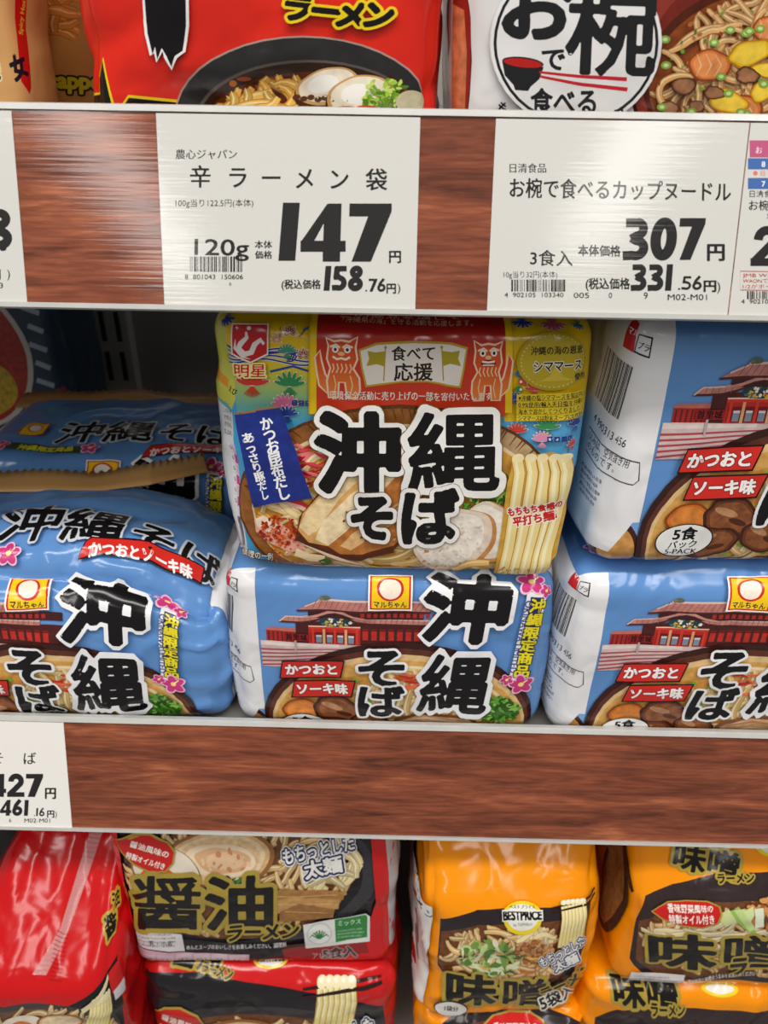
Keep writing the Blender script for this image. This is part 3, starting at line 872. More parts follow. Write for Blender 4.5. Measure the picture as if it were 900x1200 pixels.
def card_red_noodle(S):
    S.part = 'lettering'
    S.text('農心ジャパン', 206, 185, 12.5, INK, bold=.008, width=72)
    for ch, cx in zip('辛ラーメン袋', (235, 279, 318, 357, 398, 441)):
        S.text(ch, cx, 217 + (cx - 235) * .018, 28, INK, bold=.016, align='c', sx=.93)
    S.text('100g当り122.5円(本体)', 206, 241, 10, INK, bold=.006, width=91)
    S.text('120g', 228, 298, 27, INK, bold=.014, width=64, rot=-1)
    S.text('本体', 299, 290, 10.5, INK, bold=.02, width=20); S.text('価格', 299, 302, 10.5, INK, bold=.02, width=20)
    numeral(S, '1', 323, 305, 68, INK, wt=.29, slant=.08)
    numeral(S, '47', 352, 306, 68, INK, wt=.27, slant=.03, sx=1.10)
    S.text('円', 456, 306, 16, INK, bold=.03)
    S.text('(税込価格', 330, 337, 12, INK, bold=.022, width=46)
    numeral(S, '158', 378, 340, 29, INK, wt=.26, slant=.08, sx=.92)
    numeral(S, '.76', 428, 341, 15, INK, wt=.2, slant=.08)
    S.text('円', 453, 342, 13, INK, bold=.03, width=11); S.text(')', 466, 341, 13, INK)
    S.text('8  801043  150606', 217, 326.5, 8, INK, width=68)
    S.text('0', 269, 334, 5, INK)
    S.part = 'barcode'; barcode(S, 223, 300, 288, 318, 4)

def card_cup(S):
    S.part = 'lettering'
    S.text('日清食品', 597, 201, 12, INK, bold=.008, width=43)
    S.text('お椀で食べるカップヌードル', 597, 229, 25, INK, bold=.016, width=259, rot=-1.1)
    S.text('3食入', 621, 309, 20, INK, bold=.014, width=50, rot=-1)
    S.text('10g当り32円(本体)', 590, 324.5, 9, INK, bold=.006, width=63)
    S.text('本体価格', 677, 298, 14, INK, bold=.03, width=50, rot=-1)
    numeral(S, '307', 728, 304, 49, INK, wt=.25, slant=.09, sx=.93)
    S.text('円', 828, 303, 22, INK, bold=.035, width=21)
    S.text('(税込価格', 686, 337, 14, INK, bold=.028, width=52)
    numeral(S, '331', 738, 340, 31, INK, wt=.26, slant=.08, sx=.90)
    numeral(S, '.56', 794, 339, 16, INK, wt=.2, slant=.1, sx=1.1)
    S.text('円', 824, 340, 15, INK, bold=.035, width=15); S.text(')', 840, 340, 15, INK)
    S.text('4  902105  103340', 591, 347.5, 7.5, INK, width=69)
    S.text('005', 672, 348.5, 9, INK, width=18); S.text('0', 713, 348.5, 9, INK); S.text('9', 754, 349.5, 11, INK); S.text('M02-M01', 782, 351, 10, INK, width=46)
    S.part = 'barcode'; barcode(S, 599, 327, 664, 341, 9)

def card_points(S):
    S.part = 'lettering'
    S.rect(878, 164, 990, 184, (196, 90, 130)); S.rect(876, 185, 990, 198, (70, 110, 176)); S.rect(876, 208, 990, 221, (70, 110, 176))
    S.text('8', 892, 195, 9, (240, 240, 245), bold=.03); S.text('7', 892, 218, 9, (240, 240, 245), bold=.03)
    for k in range(8): S.text('日' if k % 2 else '●', 882 + k * 9, 205, 7, (230, 120, 110))
    S.text('お', 885, 179, 9, (240, 220, 228), bold=.02)
    S.text('日清食品', 878, 230, 9, INK, bold=.01, width=34); S.text('お椀で食べる', 877, 245, 13, INK, bold=.012, width=72)
    S.text('3', 898, 255, 7, INK)
    numeral(S, '2', 879, 311, 46, INK, wt=.24, slant=.1); numeral(S, '91', 912, 311, 46, INK, wt=.25, slant=.1)
    S.stroke([(867, 317), (990, 319), (990, 341), (867, 339)], .8, (196, 90, 80), closed=True)
    for k, s in enumerate(('JMB WAON', 'WAONでの支払', '1/2がボーナス')): S.text(s, 870, 324 + k * 6.6, 6, (190, 80, 70), bold=.01, width=50)
    S.text('4  902105', 868, 355, 7, INK, width=36)
    S.part = 'barcode'; barcode(S, 875, 340.5, 935, 350, 12)

def card_sliver(S):
    S.part = 'lettering'
    S.text('円', -12, 291, 22, INK, bold=.035, width=20)
    numeral(S, '.76', -38, 325, 14, INK, wt=.2); S.text('円', -11, 326, 14, INK, bold=.03); S.text(')', 9, 325, 14, INK)
    numeral(S, '298', -80, 291, 46, INK, wt=.25); S.text('M02-M03', -40, 337, 9, INK, width=44)
    S.text(')', -3, 204, 11, INK)

def card_soba(S):
    S.part = 'lettering'
    S.text('そ', -8, 893, 15, INK, bold=.012); S.text('ば', 28, 894, 16, INK, bold=.012)
    numeral(S, '427', -14, 933, 27, INK, wt=.25, slant=.02, sx=1.13)
    S.text('円', 53, 934, 14.5, INK, bold=.035)
    numeral(S, '461', 0, 955, 18.5, INK, wt=.25, slant=.06, sx=1.02)
    numeral(S, '.16', 40, 955.5, 9.5, INK, wt=.2, slant=.06, sx=1.05); S.text('円', 55.5, 956.5, 9.5, INK, bold=.035); S.text(')', 65, 956, 9, INK)
    S.text('(税込価格', -44, 955, 9, INK, bold=.02, width=42)
    S.text('6', 11, 962.5, 6.5, INK); S.text('M02-M01', 29, 963, 7, INK, width=30)

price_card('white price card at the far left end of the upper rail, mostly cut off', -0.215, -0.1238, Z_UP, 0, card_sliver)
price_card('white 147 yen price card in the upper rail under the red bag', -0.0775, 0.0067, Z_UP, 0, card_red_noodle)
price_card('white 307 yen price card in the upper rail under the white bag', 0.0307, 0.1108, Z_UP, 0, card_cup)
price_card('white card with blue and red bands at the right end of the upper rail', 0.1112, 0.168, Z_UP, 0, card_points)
price_card('white 427 yen price card at the left end of the middle rail', -0.255, -0.1598, Z_MID, 0, card_soba, paper=(242, 239, 234))  # same card stock; paler paper paints in the stronger light here

# ------------------------------------------------------------------ film bag bodies
def film_shape(W, H, D, seed, front=0.004, side=0.004, top=0.006, wrinkle=0.0012, fold=0.0016, wscale=0.026, fscale=0.05,
               lean=0.0, squash=None, extra=None, taper=0.0):
    """bulged, creased film over a rounded box; lean tips the front back as it rises; taper narrows the top"""
    def fn(q, p, d):
        p = p.copy()
        ux, uy, uz = q[:, 0] / (W / 2), (q[:, 1] - D / 2) / (D / 2), (q[:, 2] - H / 2) / (H / 2)
        bx, by, bz = 1 - ux ** 2, 1 - uy ** 2, 1 - uz ** 2
        bx, by, bz = np.clip(bx, 0, 1), np.clip(by, 0, 1), np.clip(bz, 0, 1)
        p[:, 1] += d[:, 1] * front * (bx * bz) ** 0.8
        p[:, 0] += d[:, 0] * side * (by * bz) ** 0.8
        up = d[:, 2] > 0
        p[:, 2] += np.where(up, d[:, 2] * top * (bx * by) ** 0.8, 0)
        base = np.clip(q[:, 2] / 0.012, 0, 1)              # the underside stays flat on what it stands on
        n = wrinkle * (vnoise(q / wscale + 3.7 * seed, seed) * .7 + vnoise(q / (wscale * .45) + 1.3 * seed, seed + 5) * .3)
        edge = 0.30 + 0.70 * np.clip(np.maximum(np.abs(uz), np.abs(ux)) ** 2, 0, 1)
        n = n + fold * edge * (0.6 * creases(q + 0.37 * seed, seed + 11, fscale * .8) - 0.55 * creases(q + 0.71 * seed, seed + 31, fscale) - 0.42)
        p += d * (n * base)[:, None]
        if taper: p[:, 0] *= 1 - taper * np.clip(q[:, 2] / H, 0, 1)
        if lean: p[:, 1] += lean * p[:, 2]
        if extra is not None: p = extra(q, p, d)
        p[:, 2] = np.maximum(p[:, 2], 0.0002)
        return p
    return fn

def mm(art):
    o = Art(); o.items = [[t * 0.001, c, p] for t, c, p in art.items]; return o

# ------------------------------------------------------------------ blue soba multipack
WHITE = (236, 236, 238); BLK = (22, 20, 22)
BLUE = (98, 146, 206)
def castle(A, x0, y0, x1):
    """red hall with two tiled roofs, porch gable and plaza; x0 is the far left of its low wing, y0 the foot of the porch"""
    r = random.Random(11)
    X = lambda a: x0 + a
    Yv = lambda b: y0 + b
    # plaza with pale paving stripes
    A.poly([(X(-3), Yv(0)), (X(60), Yv(1)), (X(60), Yv(-14)), (X(-3), Yv(-16))], (214, 190, 188, .2))
    for k in range(5): A.poly([(X(-3), Yv(-4.6 - k * 2.5)), (X(40), Yv(-2.4 - k * 1.6)), (X(40), Yv(-3.0 - k * 1.6)), (X(-3), Yv(-5.7 - k * 2.5))], (176, 76, 84))
    A.poly([(X(-3), Yv(-.2)), (X(34), Yv(.6)), (X(34), Yv(-1.6)), (X(-3), Yv(-2.6))], (232, 214, 210, .2))
    # low wing at the left
    A.rect(X(0), Yv(-.6), X(18), Yv(6.6), (168, 44, 42, .2)); A.poly([(X(-.6), Yv(6.2)), (X(1.5), Yv(8.0)), (X(19), Yv(8.4)), (X(19), Yv(6.2))], (196, 112, 102, .3))
    for k in range(8): A.rect(X(.8 + k * 2.1), Yv(.2), X(1.5 + k * 2.1), Yv(5.6), (110, 28, 30))
    A.rect(X(0), Yv(-.6), X(18), Yv(.2), (220, 200, 190))
    # hall body and porch
    A.rect(X(14), Yv(0), x1, Yv(12.5), (78, 34, 32, .3))
    for k in range(9): A.rect(X(45 + k * 4.0), Yv(3), X(47.6 + k * 4.0), Yv(8), (190, 48, 40, .3)); A.rect(X(45 + k * 4.0), Yv(8.4), X(47.6 + k * 4.0), Yv(9.4), (120, 34, 30))
    A.rect(X(20), Yv(0), X(44), Yv(10.5), (192, 42, 36, .2)); A.rect(X(21), Yv(.5), X(43), Yv(6.8), (120, 26, 26))
    for k in range(4): A.rect(X(23.4 + k * 5), Yv(.8), X(26 + k * 5), Yv(5.2), (128, 140, 160)); A.rect(X(23.4 + k * 5), Yv(4.2), X(26 + k * 5), Yv(5.2), (214, 214, 214))
    for k in range(5): A.rect(X(21.4 + k * 5.1), Yv(0), X(22.6 + k * 5.1), Yv(9), (226, 170, 120) if k in (1, 3) else (214, 60, 46))
    A.rect(X(20), Yv(8.6), X(44), Yv(9.8), (214, 60, 44)); A.rect(X(20), Yv(9.8), X(44), Yv(10.4), (240, 210, 190))
    # lower roof with the curved gable
    up = [(6.5, 11.6), (9.5, 14.6), (18, 15.0), (24, 16.4), (29, 18.4), (32.5, 19.0), (36, 18.4), (41, 16.2), (47, 14.9), (76, 14.4)]
    lo = [(76, 11.6), (48, 12.0), (42, 13.0), (37, 15.2), (32.5, 16.0), (28, 15.2), (23, 13.2), (17, 11.9)]
    A.poly([(X(a_), Yv(b_)) for a_, b_ in up + lo], (190, 128, 118, .4))
    A.stroke([(X(a_), Yv(b_)) for a_, b_ in [(6.3, 11.5)] + lo[::-1]], .9, (84, 36, 36)); A.stroke([(X(a_), Yv(b_ - .1)) for a_, b_ in up], .7, (226, 188, 176))
    for k in range(26): t = 11 + k * 2.5; A.stroke([(X(t), Yv(14.5)), (X(t - .4), Yv(12.4))], .3, (150, 88, 82)) if not 22 < t < 43 else None
    A.ell(X(32.5), Yv(12.6), 7.4, 2.6, (40, 66, 76)); flecks(A, inside_ell(X(32.5), Yv(12.6), 7, 2.4), (X(25), Yv(10), X(40), Yv(15)), 34, .75, [(214, 176, 60), (206, 60, 50), (236, 232, 214), (60, 120, 120)], 3)
    A.ell(X(32.5), Yv(19.3), 1.9, 1.1, (70, 66, 60)); A.rect(X(31.6), Yv(16.2), X(33.4), Yv(18.6), (120, 60, 50))
    # upper storey and ridge roof
    A.rect(X(20), Yv(14.8), x1, Yv(19.2), (66, 32, 32, .3))
    for k in range(12): A.rect(X(44 + k * 3), Yv(15.8), X(45.8 + k * 3), Yv(18), (170, 44, 38))
    A.poly([(X(a_), Yv(b_)) for a_, b_ in up[2:9] + [(47, 13.9), (41, 15), (36, 17), (32.5, 17.6), (29, 17), (24, 15), (18, 14.2)]], (196, 136, 126, .4))
    A.ell(X(32.5), Yv(19.3), 1.9, 1.1, (70, 66, 60))
    ur = [(15, 18.2), (18.5, 20.6), (24, 23.0), (26, 24.2), (76, 24.4), (76, 18.8), (24, 18.9)]
    A.poly([(X(a_), Yv(b_)) for a_, b_ in ur], (188, 124, 116, .4)); A.stroke([(X(14.8), Yv(18.1)), (X(24), Yv(18.8)), (X(76), Yv(18.7))], .9, (84, 36, 36)); A.stroke([(X(25), Yv(24)), (X(76), Yv(24.2))], 1.0, (224, 192, 182)); A.stroke([(X(18.5), Yv(20.4)), (X(25), Yv(23.4))], .7, (226, 190, 180))
    for k in range(22): t = 22 + k * 2.6; A.stroke([(X(t + 2), Yv(23.6)), (X(t), Yv(19.4))], .3, (146, 84, 80))
    A.ell(X(28), Yv(25), 2.3, 1.2, (96, 104, 84)); A.ell(X(26.2), Yv(24.6), 1, .9, (130, 120, 90))
    A.rect(X(13.2), Yv(-4.5), X(14.2), Yv(2), (186, 166, 166)); A.rect(X(8.6), Yv(1.6), X(20), Yv(5.6), (150, 34, 34)); A.text('首里城', X(14.2), Yv(2.3), 3.6, (34, 8, 10), bold=.03, align='c', width=10)

def flower(A, x, y, r, seed=0):
    for k in range(5):
        a = math.radians(90 + 72 * k + seed); A.ell(x + math.cos(a) * r * .6, y + math.sin(a) * r * .6, r * .62, r * .46, (240, 190, 214), rot=math.degrees(a), n=14)
    for k in range(5):
        a = math.radians(90 + 72 * k + seed); A.ell(x + math.cos(a) * r * .55, y + math.sin(a) * r * .55, r * .5, r * .36, (206, 60, 128, .2), rot=math.degrees(a), n=14)
    A.ell(x, y, r * .25, r * .25, (250, 226, 120), n=10); A.stroke([(x, y), (x + r * .5, y + r * .5)], r * .12, (250, 240, 170))

def soba_pack_art(H, D, dv, seed=0, W=150.0, food_seed=1, xs=0.0, tv=26, tx=0):
    """the blue pack's print in mm; dv lowers the artwork where the bag sags over its base"""
    A = Art(); r = random.Random(seed)
    def Y(v): return v + dv
    # side panels in white, barcode and notices
    A.rect(-W / 2 - D, Y(22), -61 + xs, H + 4, WHITE); A.rect(-W / 2 - D, -1, -61 + xs, Y(24), (120, 166, 218)); A.ell(-W / 2 + 6, Y(4), 14, 22, (70, 36, 30)); A.ell(-W / 2 + 8, Y(4), 10, 18, (206, 150, 80, .4))
    A.poly([(-W / 2 - D, Y(8)), (-72 + xs, Y(8)), (-61 + xs, Y(30)), (-61 + xs, Y(52)), (-W / 2 - D, Y(52))], WHITE)
    A.part = 'barcode'; S0 = Art(); barcode(S0, -12, -13, 12, 13, 5); 
    A.paste(S0, -W / 2 - 11, Y(81), .86, rot=-9, part='barcode'); A.part = None
    A.text('4 990313 456', -W / 2 - 20, Y(62), 5, (40, 40, 40), rot=-10, width=25)
    A.stroke([(-77 + xs, Y(104)), (-70 + xs, Y(102.5)), (-70 + xs, Y(95)), (-78 + xs, Y(96.5))], .9, BLK, closed=True); A.text('プラ', -76.5 + xs, Y(98.2), 3.3, BLK, bold=.02, rot=-12)
    A.poly([(-W / 2 - 8, Y(112)), (-W / 2 - 1, Y(110)), (-W / 2 - .5, Y(96)), (-W / 2 - 8, Y(97))], (206, 40, 48)); A.text('マル', -W / 2 - 7, Y(103), 4, (250, 240, 240), bold=.03)
    A.stroke([(-W / 2 - 22, Y(58)), (-66 + xs, Y(52)), (-65 + xs, Y(44)), (-67 + xs, Y(42)), (-W / 2 - 22, Y(47))], .5, (60, 60, 64), closed=True)
    A.text('(込み)は、空気抜き用', -W / 2 - 21, Y(53.5), 4.4, (60, 60, 66), rot=-8, width=29); A.text('のものです。', -W / 2 - 21, Y(49), 4.2, (60, 60, 66), rot=-8)
    tiny_lines(A, -W / 2 - 24, Y(39), 20, 15, 5, seed + 3)
    A.rect(W / 2 + 12, -1, W / 2 + D, H + 4, WHITE);
    # picture: hall, bowl, food
    A.part = 'bowl_picture'
    start = len(A.items)
    castle(A, -57 + xs, Y(69.5), 16)
    cx, cy = 6, Y(17)
    A.ell(cx, cy, 68, 55, (58, 30, 26, .25)); A.ell(cx, cy - .5, 65.5, 52, (96, 52, 40, .3)); A.ell(cx, cy - 1, 63.5, 49, (232, 196, 140, .2)); A.ell(cx, cy - 2, 62, 46.5, (222, 168, 88, .35))
    A.ell(cx - 4, cy - 4, 54, 40, (212, 152, 70, .45))
    ins = inside_ell(cx, cy - 3, 59, 44)
    noodles(A, ins, (-10, Y(10), 62, Y(58)), 46, 3.4, food_seed, base=(238, 208, 148), edge=(178, 118, 52), hi=(252, 236, 196), length=16, curl=.28)
    noodles(A, ins, (-55, Y(-8), 30, Y(20)), 22, 3.2, food_seed + 1, base=(232, 196, 130), edge=(170, 110, 48), length=14, curl=.3)
    flecks(A, ins, (-50, Y(0), 60, Y(58)), 30, 1.6, [(90, 150, 50), (120, 176, 70), (70, 124, 40)], food_seed + 2)
    # red ginger, carrot, meat
    for k in range(26):
        x, y = r.uniform(6, 30), Y(r.uniform(42, 54)); A.stroke([(x - 4, y + r.uniform(-1, 1)), (x, y + r.uniform(-1.5, 1.5)), (x + 4, y + r.uniform(-2, 2))], 1.7, r.choice(((214, 70, 40), (196, 50, 34), (232, 112, 70))), taper=[.4, 1, .4])
    blob(A, -42, Y(26), 10, 8, [(140, 70, 26, .3), (206, 112, 40, .4), (222, 134, 58, .5)], food_seed + 4, wob=.12)
    for (x, y, a, b, rt) in ((-24, 27, 14, 9, -20), (-30, 14, 13, 8, 15), (-8, 18, 11, 8, -30)):
        blob(A, x, Y(y), a, b, [(70, 34, 20, .3), (110, 58, 32, .6), (142, 84, 48, .7)], food_seed + int(x) + 60, rot=rt, wob=.14)
        A.ell(x - 3, Y(y + 3), a * .4, b * .2, (190, 140, 98, .5), rot=rt); A.ell(x + 3, Y(y - 2), a * .3, b * .16, (84, 42, 24), rot=rt)
    A.poly([(-2, Y(2)), (4, Y(22)), (18, Y(27)), (42, Y(24)), (54, Y(12)), (44, Y(-2)), (10, Y(-8))], (120, 74, 44, .3))
    A.poly([(0, Y(3)), (6, Y(20)), (18, Y(25)), (41, Y(22)), (51, Y(11)), (42, Y(0)), (10, Y(-6))], (206, 160, 116, .4))
    for k in range(4): A.stroke([(4, Y(4 + k * 5)), (20, Y(9 + k * 4.6)), (44, Y(6 + k * 4))], 1.4, r.choice(((232, 200, 160), (176, 122, 80))), taper=[.3, 1, .5])
    g = inside_ell(56, Y(30), 9, 9)
    A.ell(56, Y(30), 8.4, 8, (52, 96, 32, .6), wob=.15, seed=3); greens(A, g, (46, Y(20), 66, Y(40)), 80, 1.9, food_seed + 8)
    A.clip_to(start, [(1, 0, 61 - xs)])
    # limited-edition banner and blossoms
    A.part = 'blossom_banner'
    A.poly([(58, Y(49)), (66, Y(48)), (71, Y(99)), (62, Y(100))], WHITE); A.poly([(61, Y(51)), (65, Y(50.5)), (69.5, Y(97)), (63.6, Y(97.6))], (38, 52, 120))
    A.ink('沖縄限定商品', 66.9, Y(90), 7.6, [(.10, (40, 44, 30)), (.035, (236, 220, 40))], vertical=True, rot=-5, step=7.6)
    A.text('OKINAWA LIMITED', 61.6, Y(96), 4.2, (60, 70, 140), bold=.02, rot=-95, width=42)
    flower(A, 64, Y(105), 6.2); flower(A, 71, Y(100), 3.2, 20); flower(A, 64, Y(47), 5.4, 10); flower(A, 57, Y(50), 3, 30)
    # emblem: yellow square, red ring, no face
    A.part = 'brand_badge'
    A.rect(-9.5, Y(90), 10.5, Y(107.5), (250, 246, 240)); A.rect(-8.7, Y(90.7), 9.7, Y(106.8), (206, 40, 40)); A.rect(-7.9, Y(91.4), 8.9, Y(106.1), (250, 206, 30))
    A.ell(.5, Y(100.3), 6, 5.3, (210, 40, 40)); A.ell(.5, Y(100.2), 4.8, 4.3, (250, 236, 216))
    A.text('マルちゃん', .5, Y(91.9), 3.6, (40, 40, 60), bold=.03, align='c', width=15)
    # flavour tags
    A.part = 'flavour_banner'
    for (a, b, s, y) in ((-52, -21, 'かつおと', 48), (-47, -16, 'ソーキ味', 35.5)):
        A.part = 'flavour_banner' + ('' if y > 40 else '#2')
        A.poly([(a, Y(y)), (b - 1, Y(y + 2)), (b + 1, Y(y + 13.6)), (a + 2, Y(y + 11.8))], (40, 14, 14)); A.poly([(a + .8, Y(y + .8)), (b - 1.6, Y(y + 2.8)), (b + .2, Y(y + 12.8)), (a + 2.4, Y(y + 11.0))], (214, 46, 38))
        A.ink(s, (a + b) / 2 + .3, Y(y + 4.0), 7.4, [(.10, (150, 20, 20)), (.045, (252, 248, 246))], rot=3, width=25)
    A.part = 'serving_badge'
    dv += 2.5
    A.ell(-42, Y(13.5), 12.6, 8.6, BLK, rot=4); A.ell(-42, Y(13.5), 12, 8.1, (240, 240, 236), rot=4)
    A.text('5食', -42, Y(14.4), 7, BLK, bold=.035, align='c', rot=3); A.text('パック', -42, Y(9.8), 4.4, BLK, bold=.02, align='c', rot=3); A.text('5-PACK', -42, Y(6.6), 3.6, BLK, bold=.02, align='c', width=14)
    # title
    A.part = 'title_lettering'
    dv -= 2.5
    lay = [(.092, (244, 244, 246)), (.042, BLK)]
    A.ink('沖', 34, Y(77), 37, lay, sx=1.1, rot=-2, aspect=-.8, shear=.04); A.ink('縄', 31.5, Y(31), 41, [lay[0], (.024, BLK)], sx=.86, aspect=-.8, rot=-2, shear=.04)
    A.ink('そ', -3, Y(47.5), 26, [(.09, (244, 244, 246)), (.038, BLK)]); A.ink('ば', -3, Y(26), 24, [(.09, (244, 244, 246)), (.038, BLK)])
    # second title on the top panel
    T = H + tv
    lay = [(.075, (206, 212, 220)), (.026, BLK)]
    A.ink('沖縄', -6 + tx, T, 30, lay, sx=1.02, sy=.9, aspect=.7); A.ink('そば', 50 + tx, T + 1, 26, lay, sx=.9, sy=.8)
    A.part = 'brand_badge#2'
    A.rect(-60, T + 6, -44, T + 22, (206, 40, 40)); A.rect(-59.2, T + 6.8, -44.8, T + 21.2, (250, 206, 30)); A.ell(-52, T + 15, 4.6, 4.6, (210, 40, 40)); A.ell(-52, T + 15, 3.7, 3.7, (250, 236, 216))
    A.part = 'flavour_banner#3'
    u = T + (6 if tx else 0)
    A.poly([(22, u - 16), (80, u - 8), (80, u + 2), (26, u - 5)], (40, 14, 14)); A.poly([(22.8, u - 15), (79, u - 7.2), (79, u + 1.2), (26.3, u - 6)], (214, 46, 38)); A.ink('かつおとソーキ味', 51, u - 11.5, 7, [(.045, (250, 248, 246))], rot=8, width=48)
    A.part = 'blossom_banner#2'
    A.poly([(-60, T - 12), (-14, T - 14), (-14, T - 7), (-60, T - 5)], (60, 70, 40)); A.text('沖縄限定商品', -36, T - 12, 5.6, (226, 222, 60), bold=.04, align='c'); flower(A, -10, T - 9, 5); flower(A, -64, T - 8, 5)
    A.part = None
    return A

def ribbon(name, pts, up, w, col, parent, mat, zig=0.0, thick=0.0006, nz=0.0024):
    """pinked film seal: a band of width w along pts lying towards direction 'up', toothed on the far edge"""
    P = [Vector(p) for p in pts]
    seg = [(b - a).length for a, b in zip(P, P[1:])]; L = sum(seg); n = max(8, int(L / (nz / 2)))
    V, F = [], []
    def at(s):
        for a, b, l in zip(P, P[1:], seg):
            if s <= l: return a.lerp(b, s / l if l else 0)
            s -= l
        return P[-1]
    for i in range(n + 1):
        s = L * i / n; p = at(s); k = i / n
        u = Vector(up[0]).lerp(Vector(up[1]), k).normalized()
        d = (at(min(L, s + .002)) - at(max(0, s - .002))).normalized(); nr = d.cross(u).normalized()
        wob = 0.0008 * math.sin(i * .13) + 0.0006 * math.sin(i * .051)
        for j, f in enumerate((0, .3, .62, 1.0)):
            e = w * f + (zig if (j == 3 and i % 4 > 1) else 0)
            V.append(p + u * e + nr * wob * f)
    for i in range(n):
        for j in range(3): F.append((i * 4 + j, (i + 1) * 4 + j, (i + 1) * 4 + j + 1, i * 4 + j + 1))
    V = np.array([tuple(v) for v in V]); F = np.array(F)
    me = build_mesh(name, V, F, np.broadcast_to(rgba(col), (len(V), 4)), V[:, :2], mat)
    o = link_mesh(name, me, parent)
    m = o.modifiers.new('film', 'SOLIDIFY'); m.thickness = thick
    return o

def soba_pack(label, loc, rotz, H, dv, seed, W=150.0, D=105.0, shape=None, R=11, xs=0.0, seal=True, tv=26, tx=0, group='blue soba multipacks', base=BLUE):
    root = thing('soba_pack', label, 'noodle pack', loc, (0, 0, rotz), group)
    po = Pouch(W / 1000, H / 1000, D / 1000, R / 1000, shape or film_shape(W / 1000, H / 1000, D / 1000, seed))
    po.build(root, mm(soba_pack_art(H, D, dv, seed, W, xs=xs, tv=tv, tx=tx)), base, M_FILM)
    return root, po

soba_pack('blue soba bag in the middle, right under the yellow and red bag', (0.0, 0.0265, 0.0431), 0, 96, -11, 1, W=154)
soba_pack('lower of the two blue soba bags stacked at the right of the middle shelf', (0.160, 0.026, 0.0431), 0.03, 99, -7, 2, W=158, xs=-1)
soba_pack('upper of the two blue soba bags stacked at the right, under the 307 card', (0.166, 0.028, 0.1475), 0.08, 112, 0, 3, W=158, xs=-1)

def slump(q, p, d):
    # half-empty top right corner has sunk, and the front edge of the top is rounded down
    x, y, z = q[:, 0], q[:, 1], q[:, 2]
    k = np.clip((x - 0.03) / 0.05, 0, 1) ** 1.5 * np.clip(z / 0.09, 0, 1) ** 2
    p = p.copy(); p[:, 2] -= k * (0.014 + 0.006 * np.clip(1 - y / 0.05, 0, 1)); p[:, 0] -= k * 0.004
    f = np.clip(1 - y / 0.045, 0, 1) ** 2 * np.clip(z / 0.09, 0, 1) ** 3
    p[:, 2] -= f * 0.006; p[:, 1] += f * 0.006
    b = np.clip((y - 0.075) / 0.03, 0, 1) * np.clip(z / 0.09, 0, 1) ** 3
    p[:, 2] -= b * 0.004
    return p
r1, p1 = soba_pack('blue soba bag at the front left with its sunken top corner showing', (-0.168, 0.0265, 0.0431), 0.0, 93, -15, 4, W=182, D=92, tv=21, tx=17,
                   shape=film_shape(.182, .093, .092, 4, front=.005, top=.008, wrinkle=.0018, fold=.0042, fscale=.036, extra=slump), R=14, xs=-14)
ribbon('end_seal', [(-0.090, 0.069, .0945), (0.012, 0.069, .0975), (0.040, 0.075, .099), (0.064, 0.103, .093)], [(0, .8, .12), (-.3, .8, .2)], .017, (196, 150, 92), r1, M_FILM_SOFT, zig=.0018)
r2, p2 = soba_pack('blue soba bag lying in the shade behind the front left soba bag', (-0.170, 0.140, 0.0431), 0.0, 90, -12, 5, W=176, D=106, tv=24,
                   shape=film_shape(.176, .090, .106, 5, top=.007, wrinkle=.0016, fold=.003), R=14, xs=-8)
ribbon('end_seal', [(-0.087, 0.086, .089), (0.0, 0.086, .0935), (0.086, 0.086, .089)], [(0, .8, .2), (0, .8, .2)], .016, (190, 140, 84), r2, M_FILM_SOFT, zig=.0016)

# ------------------------------------------------------------------ yellow and red Okinawa soba bag
def ramp(stops, axis='y'):
    """ink running through colours at given picture rows (or columns)"""
    ys = [s[0] for s in stops]; cs = np.array([rgba(s[1]) for s in stops])
    def fn(v):
        t = -v[:, 1] if axis == 'y' else v[:, 0]
        return np.stack([np.interp(t, ys, cs[:, i]) for i in range(4)], 1)
    return fn

def maple(S, x, y, r, col, rim=(250, 240, 225), rot=0, n=7):
    for c, k in ((rim, 1.18), (col, 1.0)):
        for i in range(n):
            a = math.radians(rot + 90 + (i - (n - 1) / 2) * 38); L = r * k * (1 - .08 * abs(i - (n - 1) / 2))
            S.ell(x + math.cos(a) * L * .5, y - math.sin(a) * L * .5, L * .5, r * .17 * k, c, rot=math.degrees(a), n=12)
    for i in range(n):
        a = math.radians(rot + 90 + (i - (n - 1) / 2) * 38)
        S.stroke([(x, y), (x + math.cos(a) * r * .8, y - math.sin(a) * r * .8)], r * .05, rim)

def plume(S, x, y, r, col, rim=(250, 240, 225), n=7, spread=150, rot=0):
    for c, k in ((rim, 1.12), (col, 1.0)):
        for i in range(n):
            a = math.radians(90 + rot + (i / (n - 1) - .5) * spread)
            S.ell(x + math.cos(a) * r * .55, y - math.sin(a) * r * .45, r * .5 * k, r * .13 * k, c, rot=math.degrees(a), n=12)
    for i in range(n):
        a = math.radians(-90 + rot + (i / (n - 1) - .5) * 80)
        S.stroke([(x, y + r * .1), (x + math.cos(a) * r * .7, y - math.sin(a) * r * .7)], r * .07, col)

def wavelets(S, x0, x1, y, h, col=(40, 60, 150), rim=(235, 240, 245)):
    for k in range(4):
        yy = y + k * h * .26
        p = [(x0 + (x1 - x0) * t, yy + math.sin(t * 7 + k * .5) * h * .2) for t in np.linspace(0, 1, 22)]
        S.stroke(p, h * .2, rim); S.stroke(p, h * .12, col)
    for cx in (x0 + (x1 - x0) * .3, x0 + (x1 - x0) * .75):
        for rr in (1.0, .68, .38):
            S.stroke([(cx + math.cos(t) * h * .55 * rr, y + h * .3 + math.sin(t) * h * .42 * rr) for t in np.linspace(-1.9, 1.9, 14)], h * .1, col)

